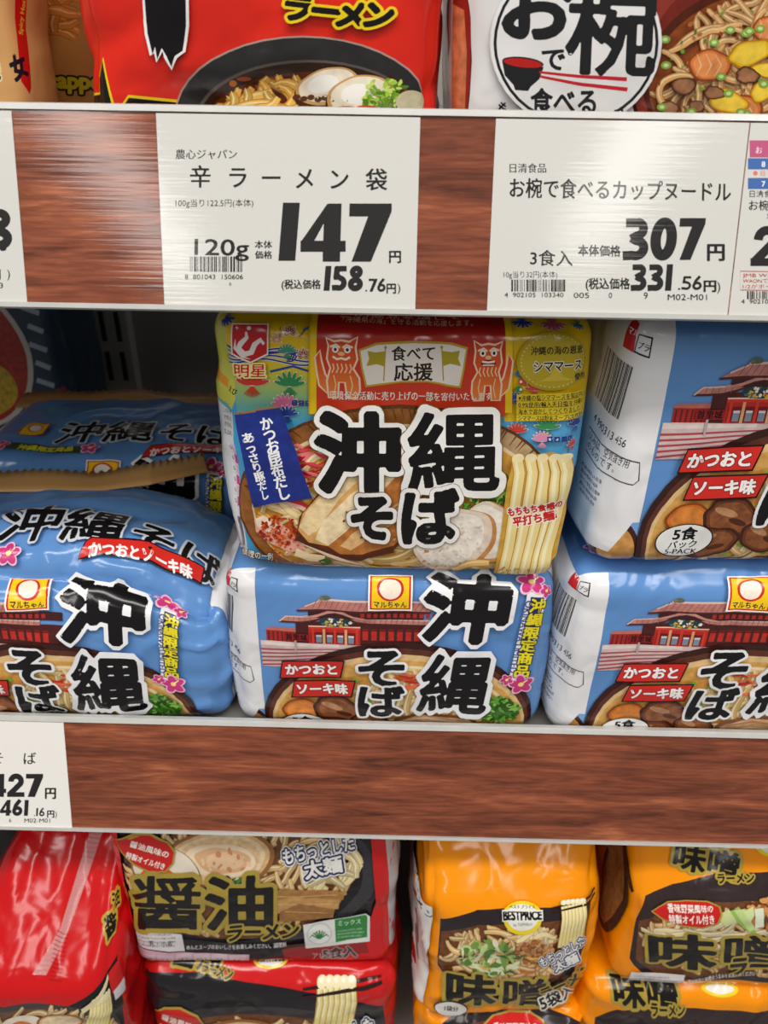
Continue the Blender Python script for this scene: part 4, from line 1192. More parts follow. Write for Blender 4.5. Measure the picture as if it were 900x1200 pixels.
def guardian(S, x, y, w, h, flip=1, mouth=False):
    """seated lion-dog in red and orange with pale outlines"""
    def X(a): return x + flip * a * w
    def Y(b): return y + b * h
    body = [(-.30, 1.0), (-.34, .72), (-.26, .5), (-.34, .34), (-.30, .12), (-.36, .0), (-.16, .05), (.0, .03), (.18, .05), (.36, -.02), (.32, .14), (.36, .34), (.27, .5), (.40, .66), (.42, .86), (.36, 1.0), (.12, 1.0), (.08, .74), (-.06, .74), (-.08, 1.0)]
    tail = [(-.30, .95), (-.52, .8), (-.58, .55), (-.62, .32), (-.5, .2), (-.46, .38), (-.38, .6), (-.28, .72)]
    for pts in (tail, body):
        S.poly([(X(a), Y(b)) for a, b in pts], ramp([(y, (206, 66, 34)), (y + h * .5, (222, 92, 40)), (y + h, (236, 140, 60))]))
        S.stroke([(X(a), Y(b)) for a, b in pts], .045 * w, (250, 214, 180), closed=True)
    S.ell(X(0), Y(.26), w * .27, h * .16, (222, 84, 38)); S.stroke([(X(-.26), Y(.14)), (X(-.12), Y(.1)), (X(-.03), Y(.15))], .05 * w, (252, 226, 190)); S.stroke([(X(.26), Y(.14)), (X(.12), Y(.1)), (X(.03), Y(.15))], .05 * w, (252, 226, 190))
    for a in (-.14, .14): S.ell(X(a), Y(.18), w * .075, h * .055, (252, 246, 236)); S.ell(X(a), Y(.18), w * .035, h * .028, (30, 20, 20))
    S.ell(X(0), Y(.25), w * .08, h * .035, (250, 190, 130))
    if mouth: S.ell(X(0), Y(.345), w * .19, h * .055, (120, 20, 20)); S.stroke([(X(-.16), Y(.32)), (X(0), Y(.335)), (X(.16), Y(.32))], .05 * w, (252, 240, 220)); S.stroke([(X(-.14), Y(.38)), (X(.14), Y(.38))], .03 * w, (252, 240, 220))
    else: S.stroke([(X(-.2), Y(.3)), (X(-.1), Y(.345)), (X(0), Y(.325)), (X(.1), Y(.345)), (X(.2), Y(.3))], .05 * w, (252, 236, 210))
    for k in range(5):
        a = -.2 + k * .1
        S.stroke([(X(a), Y(.42)), (X(a + .03), Y(.5)), (X(a - .02), Y(.58))], .03 * w, (250, 206, 160))
    for a in (-.18, .2): S.stroke([(X(a), Y(.62)), (X(a + .05), Y(.78)), (X(a), Y(.96))], .025 * w, (250, 206, 160))

def yellow_bag_art():
    S = Sheet(); r = random.Random(7)
    YEL = (240, 200, 20)
    # grounds
    S.rect(180, 300, 800, 720, ramp([(300, (222, 184, 24)), (425, YEL), (448, (190, 200, 70)), (470, (120, 190, 150)), (500, (70, 172, 226)), (720, (70, 172, 226))]))
    S.rect(590, 300, 800, 494, YEL); S.rect(590, 494, 800, 720, (96, 176, 228))
    # side strip with notices
    S.poly([(180, 340), (262, 384), (276, 470), (268, 484), (258, 478), (180, 470)], (214, 214, 84)); S.poly([(180, 436), (258, 450), (260, 460), (180, 446)], (240, 160, 30))
    S.text('やきそば', 256, 425, 7, (40, 40, 30), rot=-12); S.text('えび', 262, 462, 8, (30, 30, 30), bold=.03, rot=-15)
    S.poly([(180, 466), (268, 488), (272, 560), (284, 700), (180, 700)], (228, 230, 234)); S.poly([(268, 484), (276, 470), (290, 690), (284, 700), (272, 560)], (70, 172, 226))
    tiny_lines(S, 244, 490, 24, 34, 4, 3)
    for k in range(6):
        S.rect(252, 524 + k * 13, 260, 535 + k * 13, (240, 240, 242)); S.rect(261, 525 + k * 13, 272, 536 + k * 13, (226, 70, 150) if k % 2 else (240, 200, 224))
        S.text('塩', 254, 533 + k * 13, 6, (60, 60, 60))
    for k in range(4): S.rect(264 + k * 2.4, 612, 265.4 + k * 2.4, 650, (60, 60, 60))
    # dyed-cloth motifs
    wavelets(S, 262, 366, 413, 16); S.stroke([(262, 408), (300, 418), (330, 414), (366, 416)], 2.2, (46, 70, 156)); S.stroke([(318, 437), (345, 430), (366, 436)], 2.6, (46, 70, 156))
    maple(S, 341, 391, 10, (150, 50, 30)); maple(S, 326, 400, 8, (206, 130, 60)); maple(S, 357, 418, 9, (160, 60, 36)); plume(S, 338, 414, 11, (66, 150, 120))
    plume(S, 297, 452, 20, (214, 60, 40), n=7); plume(S, 341, 452, 18, (50, 140, 80), n=7); plume(S, 336, 476, 16, (214, 110, 150), n=8); plume(S, 338, 486, 13, (46, 70, 156)); plume(S, 262, 370, 15, (46, 70, 156), rot=180)
    for x in (344, 352, 360): S.rect(x, 468, x + 6, 474, (40, 56, 130)); S.rect(x + 1.6, 469.6, x + 4.4, 472.4, (200, 220, 240))
    S.stroke([(352, 396), (362, 384)], 1.2, (40, 50, 110)); S.ell(360, 386, 4, 1.6, (60, 90, 180), rot=30); S.stroke([(330, 384), (330, 396)], 1, (110, 70, 40))
    plume(S, 612, 372, 14, (46, 70, 156), rot=180); plume(S, 648, 374, 16, (196, 80, 110), rot=180); plume(S, 684, 373, 14, (40, 110, 120), rot=180)
    plume(S, 640, 502, 15, (60, 150, 90)); plume(S, 604, 506, 13, (206, 70, 60)); plume(S, 676, 500, 12, (46, 70, 156)); plume(S, 634, 516, 12, (226, 150, 180), n=8)
    for x in range(640, 672, 8): S.rect(x, 511, x + 6, 517, (40, 56, 130)); S.rect(x + 1.6, 512.6, x + 4.4, 515.4, (200, 220, 240))
    for k in range(4): S.ell(608 + r.uniform(-3, 4), 428 + k * 9, 4.5, 4, ((190, 60, 80), (60, 110, 160), (200, 80, 60), (60, 140, 80))[k]); S.ell(608, 428 + k * 9, 1.6, 1.6, (250, 240, 220))
    plume(S, 624, 456, 12, (206, 70, 60), n=6); plume(S, 602, 466, 9, (46, 70, 156)); plume(S, 672, 524, 10, (206, 60, 60))
    # maker's emblem
    S.part = 'brand_badge'
    S.poly([(275, 380.5), (317, 380.5), (317, 416), (296, 426), (275, 416)], (246, 236, 226)); S.poly([(276.5, 382), (315.5, 382), (315.5, 414.5), (296, 424), (276.5, 414.5)], (198, 32, 38))
    S.stroke([(291, 390), (292, 396), (286, 402), (283, 408), (289, 415), (297, 413), (301, 404), (308, 399), (312, 404)], 6.5, (240, 232, 228), taper=[.3, .8, 1, 1.1, 1, .9, .5]); S.ell(294, 386, 2.6, 2.2, (240, 232, 228))
    S.stroke([(280, 398), (279, 408), (287, 418), (296, 421)], 3, (240, 232, 228), taper=[.2, 1, .8, .1])
    S.ink('明星', 295.5, 441, 18, [(.12, (250, 236, 160)), (.018, (206, 28, 36))], width=36, sy=.95)
    S.part = None
    # red panel
    S.rect(364, 300, 598, 482, YEL); S.rect(364, 300, 366, 482, (212, 174, 30))
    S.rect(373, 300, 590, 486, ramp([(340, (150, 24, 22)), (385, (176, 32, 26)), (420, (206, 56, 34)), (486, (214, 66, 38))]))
    S.text('この商品を通して', 470, 371, 8, (226, 190, 160), align='c', width=140, rot=-1); S.text('「沖縄県の海」を守る活動を応援します。', 478, 381, 10, (232, 196, 168), align='c', width=150, rot=-2)
    guardian(S, 402, 397, 50, 66, 1); guardian(S, 570, 401, 46, 66, -1, True)
    S.part = 'banner_sign'
    P = [(421, 408), (440, 402), (484, 400), (530, 402), (547, 406), (543, 428), (538, 452), (500, 446), (470, 446), (429, 451), (424, 430)]
    S.poly(P, (196, 160, 40)); c = (484, 426); S.poly([(c[0] + (x - c[0]) * .965, c[1] + (y - c[1]) * .90) for x, y in P], (240, 232, 222))
    for (px_, d) in ((452, -1), (517, 1)):
        S.stroke([(px_, 408), (px_ + d * 2, 444)], 1.3, (170, 140, 50)); S.ell(px_, 407, 1.6, 1.6, (170, 140, 50))
        S.poly([(px_, 411), (px_ + d * 12, 412), (px_ + d * 21, 410), (px_ + d * 19, 419), (px_ + d * 22, 427), (px_ + d * 10, 425), (px_ + d * .8, 428)], (176, 160, 40))
    S.text('食べて', 484, 420, 17, (50, 36, 32), bold=.02, align='c', width=50); S.text('応援', 484, 442, 21, (50, 36, 32), bold=.02, align='c', width=45)
    S.part = None
    S.text('環境保全活動に売り上げの一部を寄付いたします', 481, 465, 10.5, (250, 236, 222), bold=.012, align='c', width=186, rot=-.6)
    # salt seal
    S.part = 'round_seal'
    S.ell(646, 424, 43, 33, (186, 160, 30)); S.ell(646, 424, 40, 30, (196, 172, 40))
    for k in range(44): S.ell(646 + 38 * math.cos(k * 6.283 / 44), 424 + 29 * math.sin(k * 6.283 / 44), .9, .8, (240, 226, 150), n=6)
    S.poly([(640, 440), (648, 426), (656, 441), (670, 446), (626, 446)], (214, 190, 60))
    S.text('沖縄の海の恩恵', 650, 415, 10, (50, 44, 20), bold=.015, align='c', width=62); S.ink('シママース', 651, 434, 14, [(.10, (240, 236, 216)), (.03, (36, 32, 26))], width=58); S.text('使用', 670, 446, 9, (50, 44, 20), bold=.02)
    S.part = None
    for k, s in enumerate(('※沖縄の塩シママースを製品中に', '0.9%使用(輸入天日塩を沖縄の', '海水で溶かしてつくりました。)', 'シママースは粉末スープに0.9%使用')):
        S.rect(603, 460 + k * 8, 688, 467.5 + k * 8, (232, 204, 50)); S.text(s, 605, 467 + k * 8, 7.2, (50, 44, 20), bold=.012, width=82)
    # bowl and food
    S.part = 'bowl_picture'
    st = len(S.items)
    S.ell(468, 588, 189, 118, (96, 54, 22, .4)); S.ell(468, 588, 186, 114, ramp([(280, (150, 92, 40, .4)), (560, (142, 90, 44, .4)), (620, (196, 170, 130, .2)), (680, (214, 196, 160, .2))], 'x'))
    for k in range(60):
        a = r.uniform(3.3, 6.1); S.stroke([(468 + 187 * math.cos(a), 588 + 116 * math.sin(a)), (468 + 172 * math.cos(a + .02), 588 + 102 * math.sin(a + .02))], 2, (110, 66, 28, .3), taper=[1, .2])
    S.ell(468, 592, 172, 100, (226, 206, 160, .2)); S.ell(468, 594, 170, 97, ramp([(300, (196, 136, 40, .4)), (420, (212, 156, 62, .4)), (640, (222, 164, 70, .4))], 'x'))
    ins = inside_ell(468, 594, 168, 95)
    for k in range(70):
        a, rr = r.uniform(0, 6.28), r.uniform(.5, 1) ** .5; x, y = 468 + 160 * rr * math.cos(a), 594 + 90 * rr * math.sin(a)
        S.ell(x, y, r.uniform(3, 14), r.uniform(1.5, 5), r.choice(((236, 186, 92, .4), (190, 128, 42, .5), (226, 172, 78, .4))), rot=r.uniform(-30, 30), n=16)
    noodles(S, ins, (300, 640, 560, 690), 26, 9, 5, base=(226, 186, 112), edge=(176, 118, 48), hi=(246, 220, 160), length=15, curl=.25, ang=.2, spread=1.0)
    noodles(S, ins, (296, 560, 372, 660), 10, 8, 6, base=(236, 206, 150), edge=(186, 128, 66), length=12, curl=.3)
    # ginger
    for k in range(30):
        x, y = r.uniform(348, 384), r.uniform(516, 566); S.stroke([(x - 9, y + r.uniform(-5, 5)), (x, y), (x + 9, y + r.uniform(-6, 6))], r.uniform(3, 6), r.choice(((196, 40, 50), (220, 70, 80), (170, 26, 36), (236, 120, 120))), taper=[.3, 1, .4])
    S.stroke([(312, 588), (330, 582), (352, 588), (372, 598)], 9, (236, 190, 170), taper=[.5, 1, .6]); S.stroke([(314, 585), (332, 580), (354, 585), (366, 592)], 6, (206, 50, 54), taper=[.5, 1, .5])
    # fish cake with chilli
    S.poly([(298, 606), (308, 600), (330, 610), (354, 628), (358, 640), (340, 644), (312, 632), (300, 620)], (232, 170, 150, .3)); S.poly([(299, 604), (309, 601), (326, 612), (316, 622), (301, 614)], (244, 222, 196, .3))
    flecks(S, inside_ell(328, 618, 24, 18), (300, 596, 356, 642), 170, 1.9, [(206, 70, 20), (180, 44, 16), (226, 110, 40), (150, 36, 12)], 8); flecks(S, inside_ell(338, 645, 26, 12), (310, 630, 366, 660), 40, 1.3, [(214, 84, 26), (190, 56, 20)], 9)
    S.stroke([(346, 642), (362, 648), (380, 650)], 9, (240, 214, 170)); S.poly([(372, 652), (382, 648), (390, 654), (378, 660)], (60, 100, 40))
    # pork belly slabs
    S.poly([(347, 628), (352, 600), (384, 560), (430, 534), (490, 530), (500, 560), (486, 610), (462, 640), (420, 652), (392, 646)], (96, 44, 20, .4))
    S.poly([(350, 616), (356, 596), (388, 560), (432, 536), (486, 532), (470, 560), (410, 616), (384, 634), (362, 630)], (224, 170, 100, .4)); S.poly([(352, 612), (360, 594), (392, 560), (424, 542), (440, 540), (400, 576), (372, 616), (362, 622)], (244, 216, 164, .4))
    S.poly([(370, 626), (378, 606), (410, 574), (450, 546), (474, 540), (446, 570), (404, 618), (386, 634)], (248, 224, 180, .4)); S.poly([(384, 634), (406, 616), (446, 572), (470, 545), (500, 556), (486, 606), (462, 634), (424, 646), (398, 644)], (190, 118, 54, .5))
    S.poly([(398, 634), (412, 620), (470, 580), (490, 574), (484, 592), (440, 622), (410, 640)], (234, 186, 128, .5)); S.stroke([(350, 624), (366, 636), (390, 644), (420, 652), (462, 640)], 5, (86, 40, 18)); S.stroke([(354, 632), (392, 648), (424, 660)], 4, (236, 206, 180), taper=[.2, 1, .3])
    flecks(S, inside_ell(440, 605, 40, 26), (400, 560, 484, 640), 60, 2.2, [(160, 92, 40), (222, 160, 96), (140, 76, 32)], 12)
    # leeks, sliced chicken
    greens(S, inside_ell(556, 566, 48, 22), (508, 544, 604, 592), 150, 5, 21, cols=((56, 112, 30), (90, 156, 40), (136, 190, 64), (34, 84, 24), (160, 206, 90))); S.stroke([(584, 560), (600, 557)], 3, (226, 140, 60)); S.stroke([(584, 566), (600, 565)], 3, (206, 110, 40))
    for (cx, cy, rx, ry, rt) in ((572, 616, 30, 36, 20), (532, 626, 47, 36, 24)):
        S.ell(cx + 2.5, cy + 1, rx + 1.5, ry + 1, (196, 136, 78, .3), rot=rt, wob=.05, seed=3); S.ell(cx - 1, cy - 1, rx, ry - 1, (226, 208, 188, .3), rot=rt, wob=.05, seed=3); S.ell(cx - 4, cy - 2, rx * .86, ry * .84, (242, 232, 218, .3), rot=rt, wob=.05, seed=3)
    flecks(S, inside_ell(530, 626, 42, 31), (488, 596, 572, 656), 120, 1.6, [(232, 220, 204), (248, 242, 232), (222, 204, 184)], 15)
    noodles(S, inside_ell(540, 658, 40, 10), (500, 648, 580, 668), 6, 7, 31, base=(236, 190, 110), edge=(180, 116, 44), length=10, curl=.4, ang=0, spread=.8)
    # lifted noodles
    S.poly([(592, 560), (598, 535), (620, 528), (644, 524), (660, 530), (662, 600), (650, 648), (624, 668), (580, 668)], (206, 158, 60, .3))
    for i, x in enumerate((603, 618, 632, 646, 655)):
        p = [(x, 532), (x + 3, 548), (x - 1, 580), (x - 5 - i, 612), (x - 8 - i * 2, 640), (x - 13 - i * 2, 668)]
        S.stroke(p, 14, (186, 130, 50)); S.stroke(p, 12, (240, 218, 146)); S.stroke([(a - 2, b) for a, b in p], 4, (250, 240, 196), taper=[.6, 1, .7, 1, .6]); S.ell(x + 1, 531, 7, 5, (246, 230, 176), rot=10)
    S.part = 'noodle_caption'
    for s, y, wd in (('もちもち食感の', 594, 62), ('平打ち麺!', 607, 50)):
        S.ink(s, 624, y, 12, [(.16, (250, 240, 226)), (.05, (206, 36, 34))], rot=7, width=wd)
    S.part = None
    S.ink('調理の一例', 303, 648, 8.5, [(.10, (70, 50, 20)), (.0, (250, 246, 236))], rot=-4, width=32)
    # indigo shop curtain
    S.part = 'flavour_banner'
    for P, s, x, y, sz, rot, st_ in (([(283, 481), (305, 477), (325, 583), (299, 588)], 'あっさり豚だし', 296.5, 512, 12.4, -14.5, 11.4), ([(303, 476), (332, 471), (368, 576), (325, 583)], 'かつお昆布だし', 317, 497, 16.4, 15, 13.8)):
        S.poly(P, (34, 50, 132, .3)); S.stroke([P[0], P[1]], 2.5, (150, 110, 70))
        rot = 13.5
        S.ink(s, x, y, sz, [(.032, (246, 246, 246))], vertical=True, rot=rot, step=st_)
    # title
    S.part = 'title_lettering'
    lay = [(.118, (120, 90, 50)), (.108, (242, 240, 236)), (.052, (20, 17, 17))]
    S.ink('沖', 421, 559, 98, lay, sx=1.0, sy=.98, aspect=1.0); S.ink('縄', 530, 559, 100, [lay[0], lay[1], (.029, (20, 17, 17))], sx=1.08, sy=.98, aspect=.9)
    S.ink('そ', 436, 620, 58, [(.15, (120, 90, 50)), (.135, (242, 240, 236)), (.055, (20, 17, 17))]); S.ink('ば', 504, 623, 68, [(.13, (120, 90, 50)), (.12, (242, 240, 236)), (.05, (20, 17, 17))])
    S.part = None
    return S

Y5, X5, Z5 = 0.0240, 0.0035, 0.1405
root5 = thing('soba_bag', 'yellow and red soba bag standing on the middle blue bag, under the rail', 'noodle pack', (X5, 0.0260, Z5))
def flare(q, p, d):
    p = p.copy(); k = q[:, 2] / 0.115
    p[:, 0] *= 0.985 + 0.035 * np.clip(k, 0, 1)
    return p
po5 = Pouch(0.146, 0.117, 0.085, 0.012, film_shape(.146, .117, .085, 9, front=.004, top=.003, wrinkle=.0010, fold=.0028, extra=flare))
po5.build(root5, yellow_bag_art().laid_front(Y5, X5, Z5), (236, 196, 24), M_FILM)

# ------------------------------------------------------------------ upper shelf
def red_bag_art():
    S = Sheet(); r = random.Random(3); RED = (222, 42, 28)
    S.rect(40, -600, 560, 160, RED)
    S.part = 'zigzag_band'
    P = [(60, 111), (79, 111), (97, 110), (113, 68), (132, 127), (139, 127), (148, 113), (198, 118), (226, 122)]
    S.poly(P + [(226, 175), (60, 175)], (24, 22, 22)); S.stroke(P, 3.4, (236, 206, 30))
    S.part = 'bowl_picture'
    st = len(S.items)
    S.ell(356, 134, 154, 92, (176, 150, 140)); S.ell(356, 136, 152.5, 92, (46, 44, 45, .2)); S.ell(362, 142, 136, 72, (92, 84, 78)); S.ell(363, 145, 134, 72, (50, 30, 18, .3)); S.ell(364, 150, 128, 66, (96, 40, 14, .5))
    ins = inside_ell(364, 150, 126, 66)
    for k in range(40): S.ell(364 + r.uniform(-115, 115), 118 + r.uniform(-28, 30), r.uniform(3, 10), r.uniform(2, 4), r.choice(((150, 66, 16, .4), (190, 100, 24, .4), (70, 30, 12))), n=12)
    noodles(S, ins, (244, 92, 486, 150), 64, 10, 17, base=(236, 178, 74), edge=(150, 74, 16), hi=(252, 222, 140), length=11, curl=.55)
    noodles(S, inside_ell(300, 128, 50, 26), (250, 100, 350, 150), 22, 10, 18, base=(240, 190, 92), edge=(160, 84, 20), hi=(254, 230, 160), length=10, curl=.7)
    for (cx, cy, rx, ry, rt) in ((384, 100, 37, 20, 14), (424, 112, 38, 24, 8)):
        S.ell(cx, cy + 6, rx + 4, ry + 3, (74, 36, 18), rot=rt, wob=.05, seed=2); S.ell(cx, cy + 1, rx + 2, ry + 1, (206, 160, 100), rot=rt, wob=.05, seed=2); S.ell(cx, cy, rx - 2, ry - 2, (240, 228, 204, .2), rot=rt, wob=.05, seed=2); S.ell(cx - 5, cy - 2, rx * .5, ry * .5, (250, 246, 236), rot=rt)
        for k in range(9): S.ell(cx - rx + k * rx * .24, cy + ry * .7 + (k % 2) * 2, 5, 3.5, (96, 52, 28), rot=rt, n=10)
    for k in range(22):
        a = r.uniform(.2, 2.9); L = r.uniform(12, 32); x, y = 452, 126
        S.stroke([(x, y), (x + math.cos(a) * L * .6, y - math.sin(a) * L * .7), (x + math.cos(a) * L * 1.1, y - math.sin(a) * L)], 2, (110, 150, 50), taper=[1, .5])
        for q in range(4): S.ell(x + math.cos(a) * L + r.uniform(-5, 5), y - math.sin(a) * L + r.uniform(-4, 4), r.uniform(3, 5.5), r.uniform(1.6, 2.6), r.choice(((120, 168, 40), (170, 206, 70), (84, 130, 30), (204, 224, 110))), rot=r.uniform(0, 180), n=9)
    S.ell(405, 128, 16, 4, (176, 40, 24)); S.ell(430, 126, 12, 3, (206, 70, 40)); S.ell(482, 120, 18, 14, (206, 196, 160, .3))
    S.part = 'title_lettering'
    # the great brush character; only its last stroke shows under the picture's top edge
    t = [(171, -90), (168, 0), (172, 40), (178, 64), (181, 55), (184, 70), (189, 57), (195, 66), (201, 78), (205, 66), (214, 60), (218, 30), (218, -90)]
    S.stroke(t, 7, (240, 238, 236)); S.poly(t, (18, 16, 17))
    S.ink('辛', 196, -80, 330, [(.05, (240, 238, 236)), (.03, (18, 16, 17))], res=60)
    S.part = 'flavour_lettering'
    lay = [(.16, (240, 210, 30)), (.065, (22, 20, 18))]
    for ch, x, y in (('ラ', 348, 22), ('ー', 381, 26), ('メ', 411, 30), ('ン', 444, 31)): S.ink(ch, x, y, 38, lay, rot=-6, shear=.12, sy=.9)
    return S

YT = 0.030
def flatpack(q, p, d):
    return p
root = thing('ramen_bag', 'red ramen bag with black zigzag corner standing above the 147 card', 'noodle pack', (-0.0455, YT, 0.3122))
po = Pouch(0.117, 0.125, 0.045, 0.008, film_shape(.117, .125, .045, 21, front=.003, top=.002, wrinkle=.0014, fold=.0040, fscale=.032, taper=.06))
po.build(root, red_bag_art().laid_front(YT - .002, -0.0455, 0.3122), (222, 42, 28), M_FILM)

def white_bag_art():
    S = Sheet(); r = random.Random(5); W_ = (232, 229, 228); K = (36, 36, 38)
    S.rect(480, -600, 1100, 180, W_)
    # narrow side picture at the left edge
    S.poly([(500, -20), (532, -10), (543, 20), (548, 70), (546, 110), (540, 150), (500, 150)], (150, 40, 30)); S.poly([(500, 0), (528, 10), (536, 60), (536, 150), (500, 150)], (206, 120, 80, .6)); S.stroke([(532, -10), (543, 20), (548, 70), (546, 110), (540, 150)], 2, (90, 24, 20))
    # bowl at the right
    S.part = 'bowl_picture'
    st = len(S.items)
    S.ell(915, 90, 178, 158, (58, 32, 30)); S.ell(915, 82, 176, 152, (146, 56, 44, .2)); S.ell(918, 88, 166, 138, (120, 40, 30, .2)); S.ell(925, 96, 172, 122, (84, 34, 18, .4))
    S.ell(928, 100, 168, 116, (140, 70, 30, .6))
    ins = inside_ell(928, 100, 166, 114)
    noodles(S, ins, (770, 10, 960, 150), 90, 7, 41, base=(222, 170, 110), edge=(120, 62, 26), hi=(244, 214, 160), length=14, curl=.4)
    flecks(S, ins, (770, 10, 940, 150), 50, 3, [(110, 160, 60), (150, 60, 30), (80, 120, 40), (176, 110, 60)], 42)
    for (x, y, s) in ((830, 76, 26), (866, 130, 28), (900, 34, 22)):
        blob(S, x, y, s, s * .72, [(150, 70, 30), (216, 120, 60, .3), (232, 146, 84, .4)], int(x), wob=.1)
        for k in range(3): S.stroke([(x - s * .6 + k * s * .4, y - s * .5), (x - s * .4 + k * s * .45, y), (x - s * .6 + k * s * .4, y + s * .5)], 2, (244, 190, 140), taper=[.3, 1, .3])
    for (x, y, s, t) in ((876, 62, 26, 20), (852, 118, 24, -15), (893, 106, 18, 30), (894, 82, 15, 0)): blob(S, x, y, s, s * .6, [(190, 130, 20), (236, 190, 40, .3), (246, 208, 70, .3)], int(x + y), rot=t, wob=.14)
    for (x, y, s) in ((800, 100, 15), (874, 88, 14), (836, 108, 12), (784, 126, 12), (816, 124, 10)): blob(S, x, y, s, s * .7, [(70, 36, 22, .4), (130, 84, 54, .7), (160, 110, 76, .7)], int(x * 3), wob=.16)
    for k in range(14): x, y = r.uniform(775, 900), r.uniform(20, 140); S.ell(x, y, 6, 4.5, (130, 170, 70)); S.ell(x, y, 3, 2.2, (206, 224, 150))
    # round emblem
    S.part = 'round_emblem'
    S.ell(674, 50, 99, 99, (240, 238, 237)); S.ell(674, 50, 95, 95, K); S.ell(674, 50, 91.5, 91.5, (238, 236, 235))
    S.part = 'title_lettering'
    S.ink('お', 628, 41, 88, [(.04, K)], rot=-3); S.ink('椀', 713, 78, 108, [(.022, K)], rot=-2); S.ink('で', 648, 80, 30, [(.03, K)]); S.ink('食べる', 660, 131, 33, [(.03, K)], width=76)
    S.ink('もっ', 592, 134, 14, [(.04, K)], rot=-38); S.ink('い!', 724, 139, 17, [(.04, K)], rot=24)
    S.part = 'bowl_emblem'
    S.poly([(589, 72), (637, 78), (632, 92), (622, 101), (619, 106), (604, 105), (602, 99), (592, 88)], K); S.ell(613, 73, 24, 6.5, (30, 26, 28), rot=-6); S.ell(613, 73.5, 22.5, 5.2, (190, 36, 32), rot=-6)
    S.stroke([(632, 84), (680, 89), (733, 92)], 4.6, (206, 40, 50), taper=[.6, 1]); S.stroke([(633, 89), (680, 98), (734, 104)], 4.8, (206, 40, 50), taper=[.6, 1])
    return S
root = thing('cup_noodle_bag', 'white bag with a round emblem and red bowl picture above the 307 card', 'noodle pack', (0.094, YT, 0.3122))
po = Pouch(0.152, 0.125, 0.075, 0.010, film_shape(.152, .125, .075, 22, front=.004, top=.003, wrinkle=.0010, fold=.0016))
po.build(root, white_bag_art().laid_front(YT - .002, 0.094, 0.3122), (232, 229, 228), M_FILM)

def tan_bag_art(front):
    S = Sheet(); T = (222, 172, 110)
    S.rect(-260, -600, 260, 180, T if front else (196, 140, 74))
    if front:
        S.part = 'flavour_banner'
        S.poly([(29, -80), (56, -80), (57, 40), (55, 105), (51, 112), (38, 96), (35, 30)], (206, 30, 26))
        S.text('Spicy Hot', 48, 40, 11, (232, 196, 60), bold=.03, rot=82)
        S.part = 'title_lettering'
        S.ink('女', 40, 90, 32, [(.05, (26, 24, 40))], rot=20, sx=.8)
        S.ink('味', -8, 92, 26, [(.16, (240, 226, 190)), (.06, (40, 26, 20))]); S.ell(0, 84, 5, 7, (236, 206, 60))
        S.part = None
        S.poly([(-40, -60), (0, 0), (10, 34), (0, 44), (-50, 30)], (240, 214, 186))
    else:
        S.part = 'noodle_picture'
        noodles(S, inside_box(54, -20, 100, 46), (54, -20, 100, 46), 26, 11, 3, base=(226, 150, 70), edge=(150, 84, 24), hi=(244, 190, 120), length=8, curl=.6)
        S.part = 'title_lettering'
        S.ink('sapporo', 58, 102, 26, [(.14, (60, 46, 14)), (.05, (206, 190, 40))], width=90, align='l', rot=-2)
    return S
for (lab, x, y, w, fr, sd) in (('tan noodle bag with a red stripe at the far left of the upper shelf', -0.190, 0.034, .122, True, 23),
                               ('dark tan bag with yellow lettering behind the red ramen bag', -0.128, 0.084, .12, False, 24)):
    root = thing('noodle_bag', lab, 'noodle pack', (x, y, 0.3122), group='tan noodle bags')
    po = Pouch(w, 0.125, 0.044, 0.010, film_shape(w, .125, .044, sd, front=.004, top=.002, wrinkle=.0014, fold=.002))
    S = tan_bag_art(fr)
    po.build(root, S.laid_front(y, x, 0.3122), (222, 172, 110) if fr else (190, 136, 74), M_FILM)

# ------------------------------------------------------------------ middle shelf, far back
def back_pack_art():
    A = Art(); r = random.Random(2)
    A.rect(-300, -1, 300, 400, (48, 70, 92)); A.part = 'bowl_picture'
    A.ell(6, 100, 56, 60, (226, 220, 210)); A.ell(5, 100, 53, 57, (190, 60, 54, .5)); A.ell(2, 76, 44, 28, (216, 180, 60, .6)); A.ell(0, 108, 40, 22, (206, 76, 70, .5)); A.part = None
    for k in range(6): A.stroke([(62 + k % 2 * 2, 138 - k * 14), (74, 133 - k * 14)], 4, (180, 196, 210))
    A.rect(58, 40, 84, 58, (60, 160, 186), rot=24); A.rect(60, 64, 84, 72, (170, 80, 86), rot=24)
    return A
root = thing('dark_pack', 'dark blue pack with a round bowl picture standing at the back left', 'noodle pack', (-0.335, 0.300, 0.0431), (0, 0, 0.0))
po = Pouch(0.17, 0.185, 0.08, 0.010, film_shape(.17, .185, .08, 31), step=.004)
po.build(root, mm(back_pack_art()), (38, 58, 78), M_FILM_SOFT)

# ------------------------------------------------------------------ bottom shelf
GOLD, GK = (176, 152, 62), (24, 21, 18)
def laid_slope(S, Y0, ze, m, x0, z0, ztop=None):
    """front y = Y0 up to height ze, above it the film leans back by m per unit height"""
    def fn(x, y):
        P = on_front(x, y, Y0)
        v = np.stack([(np.asarray(x, float) - 450) / F_PX, (600 - np.asarray(y, float)) / F_PX, -np.ones_like(np.asarray(x, float))], -1) @ _CM.T
        # plane y - m z = Y0 - m ze
        t = (Y0 - m * ze - _CP[1] + m * _CP[2]) / (v[:, 1] - m * v[:, 2])
        Q = _CP + v * t[:, None]
        R_ = np.where((P[:, 2] > ze)[:, None], Q, P)
        return R_[:, [0, 2]] - (x0, z0)
    return S.laid(fn)
def lean_back(ze, m, z0, more=None):
    def fn(q, p, d):
        p = p.copy(); u = p[:, 2] - (ze - z0)
        s = 0.006
        p[:, 1] += m * (0.5 * (u + np.sqrt(u * u + s * s)) - s * 0.12)
        return more(q, p, d) if more else p
    return fn

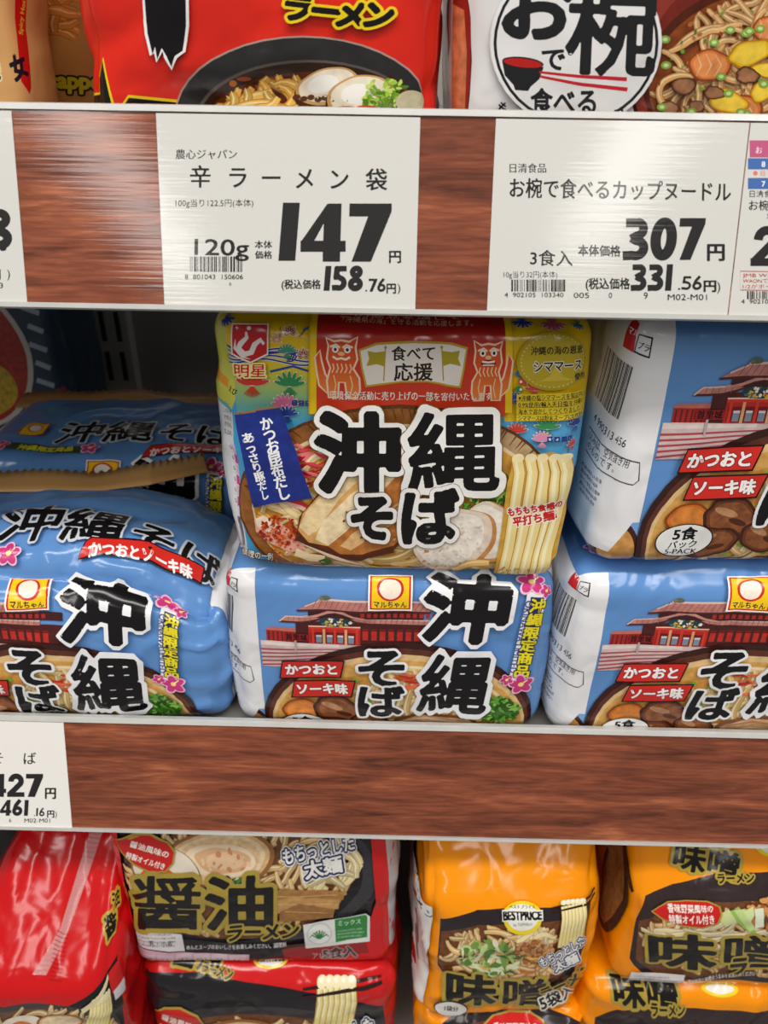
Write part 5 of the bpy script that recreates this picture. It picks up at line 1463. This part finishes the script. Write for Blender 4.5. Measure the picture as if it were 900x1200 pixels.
def drop_tag(S, x0, y0, x1, y1, lines, rot=0, sz=9):
    """red teardrop with a gold rim"""
    cx, cy, L, h = (x0 + x1) / 2, (y0 + y1) / 2, (x1 - x0) / 2, (y1 - y0) / 2
    a = math.radians(-rot)
    def T(p): return (cx + p[0] * math.cos(a) - p[1] * math.sin(a), cy + p[0] * math.sin(a) + p[1] * math.cos(a))
    pts = [(-L, -h * .1), (-L * .5, -h * .75), (0, -h), (L * .6, -h * .95), (L * .95, -h * .5), (L, .1 * h), (L * .85, h * .7), (L * .4, h), (-L * .2, h * .85), (-L * .7, h * .45)]
    S.poly([T((p[0] * 1.03, p[1] * 1.08)) for p in pts], GOLD); S.poly([T((p[0] * .98, p[1] * .97)) for p in pts], (206, 34, 30))
    for k, s in enumerate(lines):
        p = T((L * .12, -h * .18 + k * h * .72)); S.text(s, p[0], p[1] + sz * .2, sz, (250, 240, 230), bold=.025, rot=rot, align='c', width=L * 1.3)

def thick_noodle_caption(S, x, y, k=1.0, rot=10):
    for s, dx, dy, z, wd in (('もちっとした', 0, 0, 19, 86), ('太麺', 6, 20, 21, 46)):
        S.ink(s, x + dx * k, y + dy * k, z * k, [(.20, (238, 238, 242)), (.14, (38, 44, 90)), (.035, (240, 238, 232))], rot=rot, width=wd * k)

def lifted_noodles(S, x, y, w, h, stick=True):
    S.poly([(x - w * .5, y), (x + w * .5, y - 2), (x + w * .45, y + h), (x - w * .62, y + h)], (206, 170, 80, .3))
    for k in range(7):
        a = x - w * .45 + k * w * .15
        S.stroke([(a, y - 3), (a + 1, y + h * .3), (a - 2, y + h * .6), (a - 5, y + h)], w * .17, (190, 150, 60)); S.stroke([(a, y - 3), (a + 1, y + h * .3), (a - 2, y + h * .6), (a - 5, y + h)], w * .13, (240, 224, 150)); S.stroke([(a - 1, y), (a, y + h * .3), (a - 3, y + h * .6)], w * .04, (252, 244, 206))
    if stick:
        for dy in (-4, 2): S.stroke([(x - w * .9, y + dy + 5), (x, y + dy + 2), (x + w * 1.25, y + dy - 4)], 3, (50, 26, 24), taper=[.6, 1, 1.1])
    for k in range(5): S.ell(x - w * .4 + k * w * .2, y - 4, w * .13, w * .12, (244, 232, 190)); S.ell(x - w * .42 + k * w * .2, y - 5, w * .06, w * .05, (254, 248, 226))

def soy_art(S, oy=0.0, lower=False):
    r = random.Random(13); RED = (206, 28, 30)
    S.part = 'bowl_picture'
    if not lower:
        S.rect(132, 940, 440, 1110, (34, 30, 32)); S.ell(290, 1030, 152, 80, (58, 56, 60, .2)); S.ell(285, 1030, 140, 72, (28, 25, 26)); S.ell(275, 1034, 132, 66, (112, 70, 44, .5))
        ins = inside_ell(275, 1030, 138, 68)
        noodles(S, ins, (132, 990, 420, 1100), 90, 6, 51, base=(224, 188, 130), edge=(112, 66, 36), hi=(246, 224, 176), length=13, curl=.35)
        noodles(S, inside_ell(388, 1018, 36, 36), (350, 985, 424, 1055), 40, 7, 52, base=(232, 214, 160), edge=(150, 116, 60), hi=(250, 240, 206), length=9, curl=.5)
        blob(S, 258, 1004, 62, 32, [(150, 100, 56), (218, 180, 128, .3), (234, 208, 166, .3), (226, 192, 146, .4)], 9, wob=.05, shrink=.09)
        for k in range(3): S.ell(258 + 3 * k, 1006, 42 - 10 * k, 17 - 4 * k, ((240, 218, 184), (222, 176, 132), (232, 196, 156))[k], rot=-4, wob=.1, seed=k)
        flecks(S, inside_ell(262, 1006, 36, 12), (224, 990, 300, 1020), 20, 3, [(206, 140, 100), (236, 200, 160)], 6)
        S.ell(196, 1018, 42, 26, (150, 110, 70), rot=-16); S.ell(196, 1017, 40, 24.5, (236, 224, 204), rot=-16); S.ell(187, 1026, 22, 14, (222, 116, 50, .3), rot=-10); S.ell(184, 1026, 15, 9, (238, 150, 70, .4), rot=-10)
        greens(S, inside_ell(276, 1034, 30, 12), (244, 1018, 308, 1050), 90, 4.5, 61, cols=((40, 96, 44), (66, 130, 60), (28, 70, 36), (110, 160, 80)))
        for k in range(3): S.poly([(300 + k * 14, 1046 + k * 9), (330 + k * 10, 1038 + k * 9), (404 - k * 6, 1046 + k * 10), (402 - k * 6, 1056 + k * 10), (320 + k * 4, 1056 + k * 10)], ((170, 122, 66, .4), (192, 146, 88, .4), (158, 110, 58, .4))[k]); S.stroke([(318 + k * 8, 1046 + k * 9), (396 - k * 6, 1050 + k * 10)], 2.4, (226, 190, 136), taper=[.2, 1, .2])
        S.part = None
        S.poly([(100, 930), (138, 960), (142, 1040), (158, 1090), (162, 1145), (100, 1145)], RED)
        S.poly([(150, 1082), (216, 1096), (330, 1108), (440, 1098), (440, 1116), (330, 1128), (156, 1120)], (30, 28, 36)); S.poly([(430, 930), (500, 930), (500, 1140), (330, 1150), (340, 1124), (425, 1112), (440, 1060)], RED); S.poly([(447, 930), (500, 930), (500, 1140), (462, 1120)], (186, 184, 186))
        S.poly([(330, 1112), (428, 1104), (432, 1120), (334, 1128)], (150, 34, 38)); S.ink('5食入', 398, 1124, 13, [(.12, (150, 130, 130)), (.03, (70, 40, 44))], rot=4, width=40); S.text('アレルギー', 366, 1126, 8, (190, 170, 170), rot=3)
        # notices
        S.part = 'notice_panel'
        S.poly([(159, 1084), (214, 1090), (217, 1112), (162, 1106)], (226, 222, 224)); tiny_lines(S, 163, 1091, 46, 18, 4, 6); S.text('乳・小麦', 176, 1103, 7, (50, 46, 50), bold=.02)
        S.poly([(160, 1107), (230, 1115), (292, 1117), (292, 1131), (162, 1127)], (214, 168, 184))
        for k in range(6): S.rect(164 + k * 21, 1114 + k * .6, 183 + k * 21, 1127 + k * .6, (222, 196, 208)); S.text(('447', '7.9', '18.2', '62.1', '2.4', '6.6')[k], 173 + k * 21, 1124 + k * .6, 7, (110, 60, 80), align='c')
        S.text('めんとスープのおいしさをお楽しみください。調理例', 219, 1110, 7, (230, 228, 226), bold=.02, width=116, rot=1)
        # palm oil mark
        S.part = 'eco_mark'
        S.poly([(355, 1081), (428, 1074), (433, 1078), (433, 1107), (358, 1113)], (232, 234, 230)); S.poly([(392, 1078), (428, 1075), (430, 1078), (430, 1102), (393, 1106)], (50, 140, 66))
        S.ell(374, 1094, 15, 14, (210, 214, 208)); S.ell(374, 1094, 13, 12, (236, 238, 234))
        for k in range(7):
            a = math.radians(20 + k * 23.3); S.stroke([(374, 1100), (374 + 9 * math.cos(a), 1098 - 9 * math.sin(a)), (374 + 12 * math.cos(a), 1100 - 6 * math.sin(a))], 2, (40, 130, 60), taper=[1, .5])
        S.text('ミックス', 396, 1085, 7, (220, 238, 222), bold=.02); tiny_lines(S, 395, 1093, 33, 12, 3, 8, (190, 222, 196))
        S.part = 'flavour_banner'; drop_tag(S, 134, 976, 206, 1014, ('醤油風味の', '特製オイル付き'), rot=-18, sz=8)
        S.part = 'noodle_caption'; thick_noodle_caption(S, 374, 1004, .98)
        S.part = 'title_lettering'
        lay = [(.105, GOLD), (.034, GK)]
        S.ink('醤', 197, 1078, 82, [(.105, GOLD), (.022, GK)], sx=1.05, sy=.80, aspect=.8); S.ink('油', 281, 1079, 84, lay, sx=1.02, sy=.80, aspect=.8); S.ink('ラーメン', 307, 1096, 21, [(.15, GOLD), (.045, GK)], width=84, shear=.2, rot=2)
    else:
        S.rect(120, 1090, 520, 1300, RED)
        S.poly([(150, 1140), (230, 1140), (330, 1152), (400, 1160), (450, 1176), (480, 1300), (150, 1300)], (34, 32, 36)); S.ell(300, 1218, 150, 50, (60, 56, 58)); S.ell(300, 1222, 140, 46, (112, 70, 44, .5))
        noodles(S, inside_ell(300, 1222, 138, 44), (170, 1180, 430, 1250), 60, 6, 71, base=(224, 188, 130), edge=(112, 70, 44), length=12, curl=.35)
        blob(S, 285, 1206, 60, 26, [(150, 100, 56), (218, 180, 128, .3), (234, 208, 166, .3)], 9, wob=.05)
        for k in range(4): S.ell(280 + 3 * k, 1206, 48 - 11 * k, 18 - 4 * k, ((226, 196, 150), (240, 218, 184), (222, 176, 132), (232, 196, 156))[k], wob=.08, seed=k)
        S.part = 'lifted_noodles'; lifted_noodles(S, 394, 1152, 44, 46)
        S.part = 'brand_badge'; S.ell(312, 1128, 22, 9, (236, 206, 60)); S.ell(312, 1128, 18, 6.5, (238, 236, 230)); S.text('BESTPRICE', 312, 1131, 7, (30, 28, 28), bold=.05, align='c', width=34)
        S.part = 'flavour_banner'; drop_tag(S, 170, 1172, 242, 1212, ('醤油風味の', '特製オイル付き'), rot=-14, sz=9)
        S.part = 'noodle_caption'; thick_noodle_caption(S, 400, 1206, .9)
        S.part = 'title_lettering'
        S.ink('醤油', 222, 1134, 34, [(.13, GOLD), (.03, GK)], sx=.9, sy=.8, rot=-10); S.ink('ラーメン', 250, 1142, 11, [(.15, GOLD), (.04, GK)], width=40, rot=-10)
    S.part = None
    return S

ZS = Z_LOW + 0.0471
root = thing('soy_ramen_pack', 'lower red and black soy ramen pack with lifted noodles picture, under the other', 'noodle pack', (-0.071, 0.008, ZS), group='soy ramen multipacks')
po = Pouch(0.160, 0.095, 0.10, 0.012, film_shape(.160, .095, .10, 41, front=.006, top=.0015, wrinkle=.0014, fold=.003))
low = Sheet(); low.items = [[t - (0, 11), c, p] for t, c, p in soy_art(Sheet(), lower=True).items]
po.build(root, low.laid_front(0.004, -0.071, ZS), (206, 28, 30), M_FILM)
zb = ZS + 0.0975
root = thing('soy_ramen_pack', 'upper soy ramen pack with green palm mark, stacked beside the red bag', 'noodle pack', (-0.072, 0.015, zb), (0, 0, 0.03), group='soy ramen multipacks')
po = Pouch(0.156, 0.129, 0.10, 0.009, film_shape(.156, .129, .10, 42, front=.003, top=.002, wrinkle=.0010, fold=.002))
po.build(root, soy_art(Sheet()).laid_front(0.013, -0.072, zb), (186, 30, 32), M_FILM)

# red bag with a strip of clear tape, end on
def tape_bag_art():
    S = Sheet(); r = random.Random(4); RED = (204, 20, 24)
    S.rect(-400, 900, 260, 1400, RED)
    S.part = 'bowl_picture'
    S.poly([(-60, 1172), (60, 1180), (110, 1164), (150, 1144), (170, 1300), (-60, 1300)], (30, 28, 30)); S.ell(40, 1222, 110, 50, (66, 62, 62)); S.ell(42, 1228, 104, 50, (112, 70, 44, .5))
    noodles(S, inside_ell(42, 1226, 108, 54), (-60, 1178, 150, 1250), 60, 6, 71, base=(224, 188, 130), edge=(100, 62, 40), length=11, curl=.35)
    S.ell(30, 1198, 26, 14, (236, 224, 204)); S.ell(28, 1199, 14, 8, (222, 116, 50, .3)); blob(S, 72, 1194, 28, 12, [(150, 100, 56), (222, 186, 136, .3), (236, 212, 172, .3)], 4, wob=.05)
    S.part = 'lifted_noodles'; lifted_noodles(S, 118, 1178, 26, 26, False); S.poly([(94, 1178), (128, 1160), (130, 1165), (97, 1183)], (230, 214, 170)); S.poly([(130, 1160), (152, 1150), (156, 1176), (136, 1178)], (206, 30, 32)); S.poly([(138, 1176), (156, 1174), (156, 1184), (140, 1185)], (216, 216, 222))
    S.part = 'title_lettering'
    S.ink('醤', 133, 1108, 34, [(.16, (190, 160, 60)), (.03, GK)], rot=14, sx=.8, sy=1.1); S.ink('油', 139, 1074, 28, [(.16, (190, 160, 60)), (.03, GK)], rot=16, sx=.7)
    S.part = None
    for k in range(12): S.stroke([(44 + k * .2, 1090 + k * 5), (64 - k * .2, 1093 + k * 5)], .7, (150, 24, 26))
    return S
Y1, ze1, m1, x1 = -0.020, -0.118, 1.15, -0.209
root = thing('soy_ramen_bag', 'red glossy bag at the bottom left with clear tape down its top', 'noodle pack', (x1, Y1 + .002, ZS))
def narrow(q, p, d):
    f = np.clip((q[:, 2] - .10) / .09, 0, 1); p[:, 0] = .056 - (.056 - p[:, 0]) * (1 - .46 * f)
    return p
po = Pouch(0.112, 0.190, 0.085, 0.012, film_shape(.112, .190, .085, 43, front=.004, side=.003, top=.002, wrinkle=.0016, fold=.0042, fscale=.045, extra=lean_back(ze1, m1, ZS, narrow)))
po.build(root, laid_slope(tape_bag_art(), Y1, ze1, m1, x1, ZS), (204, 20, 24), M_FILM)
# the tape: a thin clear strip stuck along the sloping top
mt, nn, ll, bb = new_mat('clear_tape')
bb.inputs['Base Color'].default_value = (.9, .88, .86, 1); bb.inputs['Roughness'].default_value = .12; bb.inputs['Alpha'].default_value = .28
tcn = nn.new('ShaderNodeTexCoord'); wv = nn.new('ShaderNodeTexWave'); wv.inputs['Scale'].default_value = 150; wv.bands_direction = 'Y'; wv.inputs['Distortion'].default_value = 3
ll.new(tcn.outputs['Object'], wv.inputs['Vector']); bpn = nn.new('ShaderNodeBump'); bpn.inputs['Strength'].default_value = .5; bpn.inputs['Distance'].default_value = .001
ll.new(wv.outputs['Fac'], bpn.inputs['Height']); ll.new(bpn.outputs[0], bb.inputs['Normal'])
S = Sheet(); S.poly([(76, 960), (102, 962), (62, 1092), (40, 1142), (20, 1141), (50, 1088)], (255, 255, 255))
tp = laid_slope(S, Y1, ze1, m1, x1, ZS); t, c = np.array(tp.items[0][0]), np.array(tp.items[0][1])
t, c = cut_to_cells(t, c, po.lx, po.ly)
ok, P, N = po.place(t, np.full(len(t), .0007)); P, N, t = P[ok], N[ok], t[ok]
_, fi, iv = np.unique(np.round(P.reshape(-1, 3) / 1e-7).astype(np.int64), axis=0, return_index=True, return_inverse=True)
f = iv.ravel().reshape(-1, 3); f = f[(f[:, 0] != f[:, 1]) & (f[:, 1] != f[:, 2]) & (f[:, 0] != f[:, 2])]
link_mesh('clear_tape', build_mesh('clear_tape', P.reshape(-1, 3)[fi], f, np.ones((len(fi), 4)), t.reshape(-1, 2)[fi], mt, N.reshape(-1, 3)[fi]), root)

# orange miso bags
ORG = (250, 150, 6)
def miso_end_art():
    S = Sheet(); r = random.Random(6)
    S.rect(300, 880, 900, 1400, ORG)
    S.part = 'bowl_picture'
    S.poly([(514, 1082), (560, 1070), (640, 1068), (700, 1072), (694, 1110), (668, 1152), (630, 1176), (600, 1182), (560, 1174), (526, 1150), (511, 1134)], (44, 36, 38, .2)); S.poly([(516, 1096), (560, 1084), (660, 1082), (686, 1092), (680, 1120), (650, 1154), (560, 1156), (522, 1142), (512, 1130)], (112, 66, 36, .5))
    ins = lambda x, y: ((x - 598) / 84) ** 2 + ((y - 1118) / 36) ** 2 < 1
    noodles(S, ins, (514, 1088, 680, 1150), 70, 5, 81, base=(230, 190, 122), edge=(126, 76, 36), hi=(246, 226, 190), length=11, curl=.5)
    noodles(S, inside_ell(628, 1098, 24, 13), (604, 1086, 652, 1112), 22, 5, 82, base=(238, 220, 170), edge=(160, 116, 60), length=10, curl=.5)
    greens(S, inside_ell(574, 1120, 36, 20), (536, 1098, 612, 1142), 110, 6, 83, cols=((120, 160, 70), (168, 196, 110), (206, 220, 150), (90, 134, 54), (226, 230, 190)))
    flecks(S, inside_ell(624, 1112, 24, 14), (598, 1096, 650, 1128), 130, 2.6, [(170, 106, 54), (196, 130, 70), (140, 82, 40), (214, 156, 96)], 84)
    for k in range(14): x, y = r.uniform(556, 640), r.uniform(1108, 1142); S.stroke([(x - 7, y), (x, y + r.uniform(-4, 4)), (x + 7, y + r.uniform(-5, 5))], 3, r.choice(((206, 110, 40), (226, 180, 90), (60, 100, 40))), taper=[.3, 1, .4])
    S.part = 'lifted_noodles'; lifted_noodles(S, 672, 1066, 28, 44)
    S.part = 'brand_badge'
    S.ell(612, 1075, 23, 17, (240, 214, 40)); S.ell(612, 1075, 18.5, 13, (240, 238, 230)); S.rect(588, 1069, 636, 1079, (240, 238, 230)); S.text('BESTPRICE', 612, 1078, 9.5, (30, 28, 26), bold=.06, align='c', width=46); S.text('ベストプライス', 612, 1067, 5, (40, 36, 34), bold=.03, align='c', width=30); S.text('by TOPVALU', 612, 1083, 3.6, (60, 56, 54), align='c', width=22)
    S.part = 'noodle_caption'; thick_noodle_caption(S, 660, 1120, .66, rot=20)
    S.part = 'title_lettering'
    S.ink('味', 551, 1171, 58, [(.11, GOLD), (.036, GK)], sx=1.05, sy=.68, rot=-3); S.ink('噌', 613, 1177, 58, [(.11, GOLD), (.024, GK)], sx=.98, sy=.68, rot=-3); S.ink('ラーメン', 667, 1160, 18, [(.15, GOLD), (.045, GK)], width=66, rot=24)
    S.part = 'count_badge'; S.ink('5袋入', 656, 1180, 20, [(.13, (238, 232, 220)), (.03, GK)], rot=20, width=44); S.part = 'serving_badge'; S.ell(528, 1178, 20, 10, (50, 44, 40), rot=-8); S.ell(528, 1179, 18.5, 8.5, (236, 232, 226), rot=-8); S.text('1袋分', 528, 1181, 7, GK, bold=.03, align='c', rot=-8)
    S.part = None
    return S
def side_white(A, W, D, H):
    A.rect(-W / 2 - D, H * .12, -W / 2 + .001, H * .74, (228, 226, 222))
    A.part = 'side_print'
    def U(x, z): return (-W / 2 - x, z)
    for k, (z, c) in enumerate(((.098, (240, 150, 40)), (.084, (196, 30, 34)), (.078, (150, 150, 70)), (.058, (200, 40, 40)), (.048, (120, 120, 126)), (.036, (170, 40, 40)))): A.ell(-W / 2 - .022 - (k % 2) * .004, z, .010, .0038, c, rot=-28)
    A.text('ラーメン', -W / 2 - .030, .106, .008, (50, 46, 44), bold=.02, rot=-20); A.part = None
Y4, ze4, m4, x4, z4 = -0.002, -0.066, .85, 0.0735, ZS + 0.0695
for (lab, W, H, D, x, z, sd, art, ze, m, rz) in (
        ('orange miso noodle bag squashed flat beneath the standing orange bag', .108, .068, .11, .077, ZS, 51, None, None, 0, 0),
        ('standing orange miso bag with a plain folded top and round white badge', .100, .145, .11, x4, z4, 52, miso_end_art, ze4, m4, 0.05)):
    root = thing('miso_ramen_bag', lab, 'noodle pack', (x, Y4 + .003, z), (0, 0, rz), group='orange miso ramen bags')
    po = Pouch(W, H, D, .012, film_shape(W, H, D, sd, front=.004, side=.003, top=.001, wrinkle=.0014, fold=.0036, fscale=.045, extra=lean_back(ze, m, z) if ze is not None else None))
    if art: A = laid_slope(art(), Y4, ze, m, x, z); side_white(A, W, D, H)
    else:
        S = Sheet(); S.rect(300, 1100, 900, 1400, ORG); S.part = 'bowl_picture'; S.ell(600, 1236, 110, 46, (44, 36, 38)); S.ell(600, 1242, 98, 40, (112, 66, 36, .5)); S.part = 'flavour_banner'; drop_tag(S, 560, 1196, 640, 1230, ('香味野菜風味の', '特製オイル付き'), sz=8); S.part = None
        A = S.laid_front(Y4, x, z)
    po.build(root, A, ORG, M_FILM)

def miso_front_art(lower):
    S = Sheet(); r = random.Random(8)
    S.rect(500, 880, 1300, 1500, ORG)
    o = 170 if lower else 0
    S.part = 'bowl_picture'
    S.poly([(742, 1090 + o), (757, 1062 + o), (790, 1042 + o), (840, 1026 + o), (900, 1020 + o), (1010, 1030 + o), (1060, 1100 + o), (1030, 1160 + o), (760, 1150 + o), (738, 1130 + o)] if not lower else [(690, 1260), (698, 1192), (724, 1178), (800, 1176), (920, 1180), (1000, 1200), (1000, 1300), (690, 1300)], (54, 42, 42, .25))
    if not lower:
        S.poly([(748, 1090), (790, 1066), (880, 1056), (1000, 1066), (1040, 1120), (990, 1146), (770, 1146), (746, 1128)], (108, 66, 40, .5))
        ins = lambda x, y: ((x - 890) / 142) ** 2 + ((y - 1104) / 42) ** 2 < 1
        noodles(S, ins, (748, 1064, 960, 1146), 90, 5.5, 91, base=(216, 170, 106), edge=(96, 58, 34), hi=(236, 210, 170), length=13, curl=.35)
        noodles(S, ins, (750, 1084, 860, 1104), 16, 5, 92, base=(232, 220, 180), edge=(130, 96, 60), length=14, curl=.2, ang=.1, spread=.6)
        flecks(S, inside_ell(898, 1068, 26, 18), (872, 1052, 926, 1088), 60, 4, [(190, 120, 66), (214, 150, 90), (160, 92, 46)], 93)
        for p, c in (([(852, 1070), (866, 1064), (880, 1080), (886, 1092), (876, 1090)], (150, 190, 90)), ([(860, 1068), (872, 1066), (884, 1086), (878, 1090)], (196, 216, 140)), ([(884, 1066), (894, 1064), (894, 1084), (884, 1086)], (226, 234, 206)), ([(872, 1070), (882, 1062), (884, 1074), (878, 1080)], (210, 224, 160)), ([(840, 1074), (854, 1066), (862, 1078), (850, 1084)], (206, 214, 150))): S.poly(p, c)
        S.part = 'flavour_banner'; drop_tag(S, 766, 1060, 846, 1087, ('香味野菜風味の', '特製オイル付き'), rot=3, sz=9)
        S.part = 'brand_badge'; S.ell(908, 990, 24, 13, (240, 214, 40)); S.ell(908, 990, 19, 9, (240, 238, 230)); S.rect(884, 985, 932, 993, (240, 238, 230)); S.text('BESTPRICE', 908, 992, 9, (30, 28, 26), bold=.06, align='c', width=46)
        S.part = 'title_lettering'
        S.ink('味', 800, 1131, 74, [(.085, GOLD), (.034, GK)], sx=1.12, sy=.58, rot=0); S.ink('噌', 882, 1130, 74, [(.085, GOLD), (.022, GK)], sx=1.05, sy=.58); S.ink('ラーメン', 900, 1140, 26, [(.13, GOLD), (.045, GK)], width=96, rot=4, shear=.3)
        S.part = 'title_lettering#2'
        S.ink('味噌', 826, 1024, 40, [(.13, GOLD), (.032, GK)], rot=-9, sx=1.0, sy=.85); S.ink('ラーメン', 862, 1034, 13, [(.2, GOLD), (.04, GK)], width=42, rot=6)
        S.part = 'notice_panel'; S.poly([(741, 1141), (803, 1142), (798, 1156), (737, 1154)], (222, 216, 214)); tiny_lines(S, 744, 1147, 50, 10, 3, 5)
        S.part = None; S.text('香味野菜と味噌のうまみをお楽しみください', 806, 1152, 7, (236, 226, 210), bold=.02, width=80, rot=6)
    else:
        noodles(S, inside_ell(820, 1240, 110, 40), (700, 1200, 920, 1260), 40, 6, 94, base=(216, 170, 106), edge=(96, 58, 34), length=12)
        S.part = 'flavour_banner'; drop_tag(S, 702, 1196, 772, 1226, ('香味野菜風味の', '特製オイル付き'), sz=9)
        S.part = 'title_lettering'; S.ink('味噌', 758, 1174, 40, [(.13, GOLD), (.032, GK)], rot=-5, sx=1.0, sy=.8); S.ink('ラーメン', 783, 1182, 13, [(.2, GOLD), (.04, GK)], width=40, rot=-2)
        S.part = 'brand_badge'; S.ell(850, 1160, 22, 7, (240, 214, 40)); S.ell(850, 1160, 17, 4.5, (240, 238, 230))
    S.part = None
    return S
x6, Y6 = 0.2165, 0.0
for (lab, W, H, z, sd, low, ze, m, xx) in (('orange miso pack at the bottom right corner, under the other orange pack', .166, .102, ZS, 61, True, 0.5, 0, .2075),
                                       ('upper orange miso pack at the right with a red teardrop tag', .158, .127, ZS + .1040, 62, False, -.062, .75, x6)):
    root = thing('miso_ramen_pack', lab, 'noodle pack', (xx, Y6 + .003, z), (0, 0, 0), group='orange miso ramen bags')
    po = Pouch(W, H, .10, .012, film_shape(W, H, .10, sd, front=.004, side=.003, top=.001, wrinkle=.0014, fold=.0036, fscale=.045, extra=lean_back(ze, m, z) if m else None))
    sh = miso_front_art(low)
    if low: sh.items = [[t - (0, 8), c, p] for t, c, p in sh.items]
    A = laid_slope(sh, Y6, ze, m, xx, z)
    if not low:
        A.part = 'side_picture'
        A.ell(-W / 2 - .028, .065, .020, .045, (52, 40, 40)); A.ell(-W / 2 - .030, .062, .016, .038, (150, 104, 60, .5)); A.stroke([(-W / 2 - .02, .1), (-W / 2 - .004, .08)], .003, (50, 26, 24)); A.part = None
    po.build(root, A, ORG, M_FILM)

root = thing('dark_pack', 'black pack with pale print in the gap left of the taped red bag', 'noodle pack', (-0.345, 0.115, ZS))
A = Art(); A.rect(-90, -1, 90, 240, (30, 28, 30)); r = random.Random(1)
A.part = 'side_print'
for k in range(10): A.ell(40 + r.uniform(-12, 22), 150 + k * 6 + r.uniform(-3, 3), 5, 2.6, (150, 110, 112), rot=r.uniform(-40, 40))
A.part = None
po = Pouch(.16, .215, .08, .01, film_shape(.16, .215, .08, 71), step=.004)
po.build(root, mm(A), (30, 28, 30), M_FILM_SOFT)
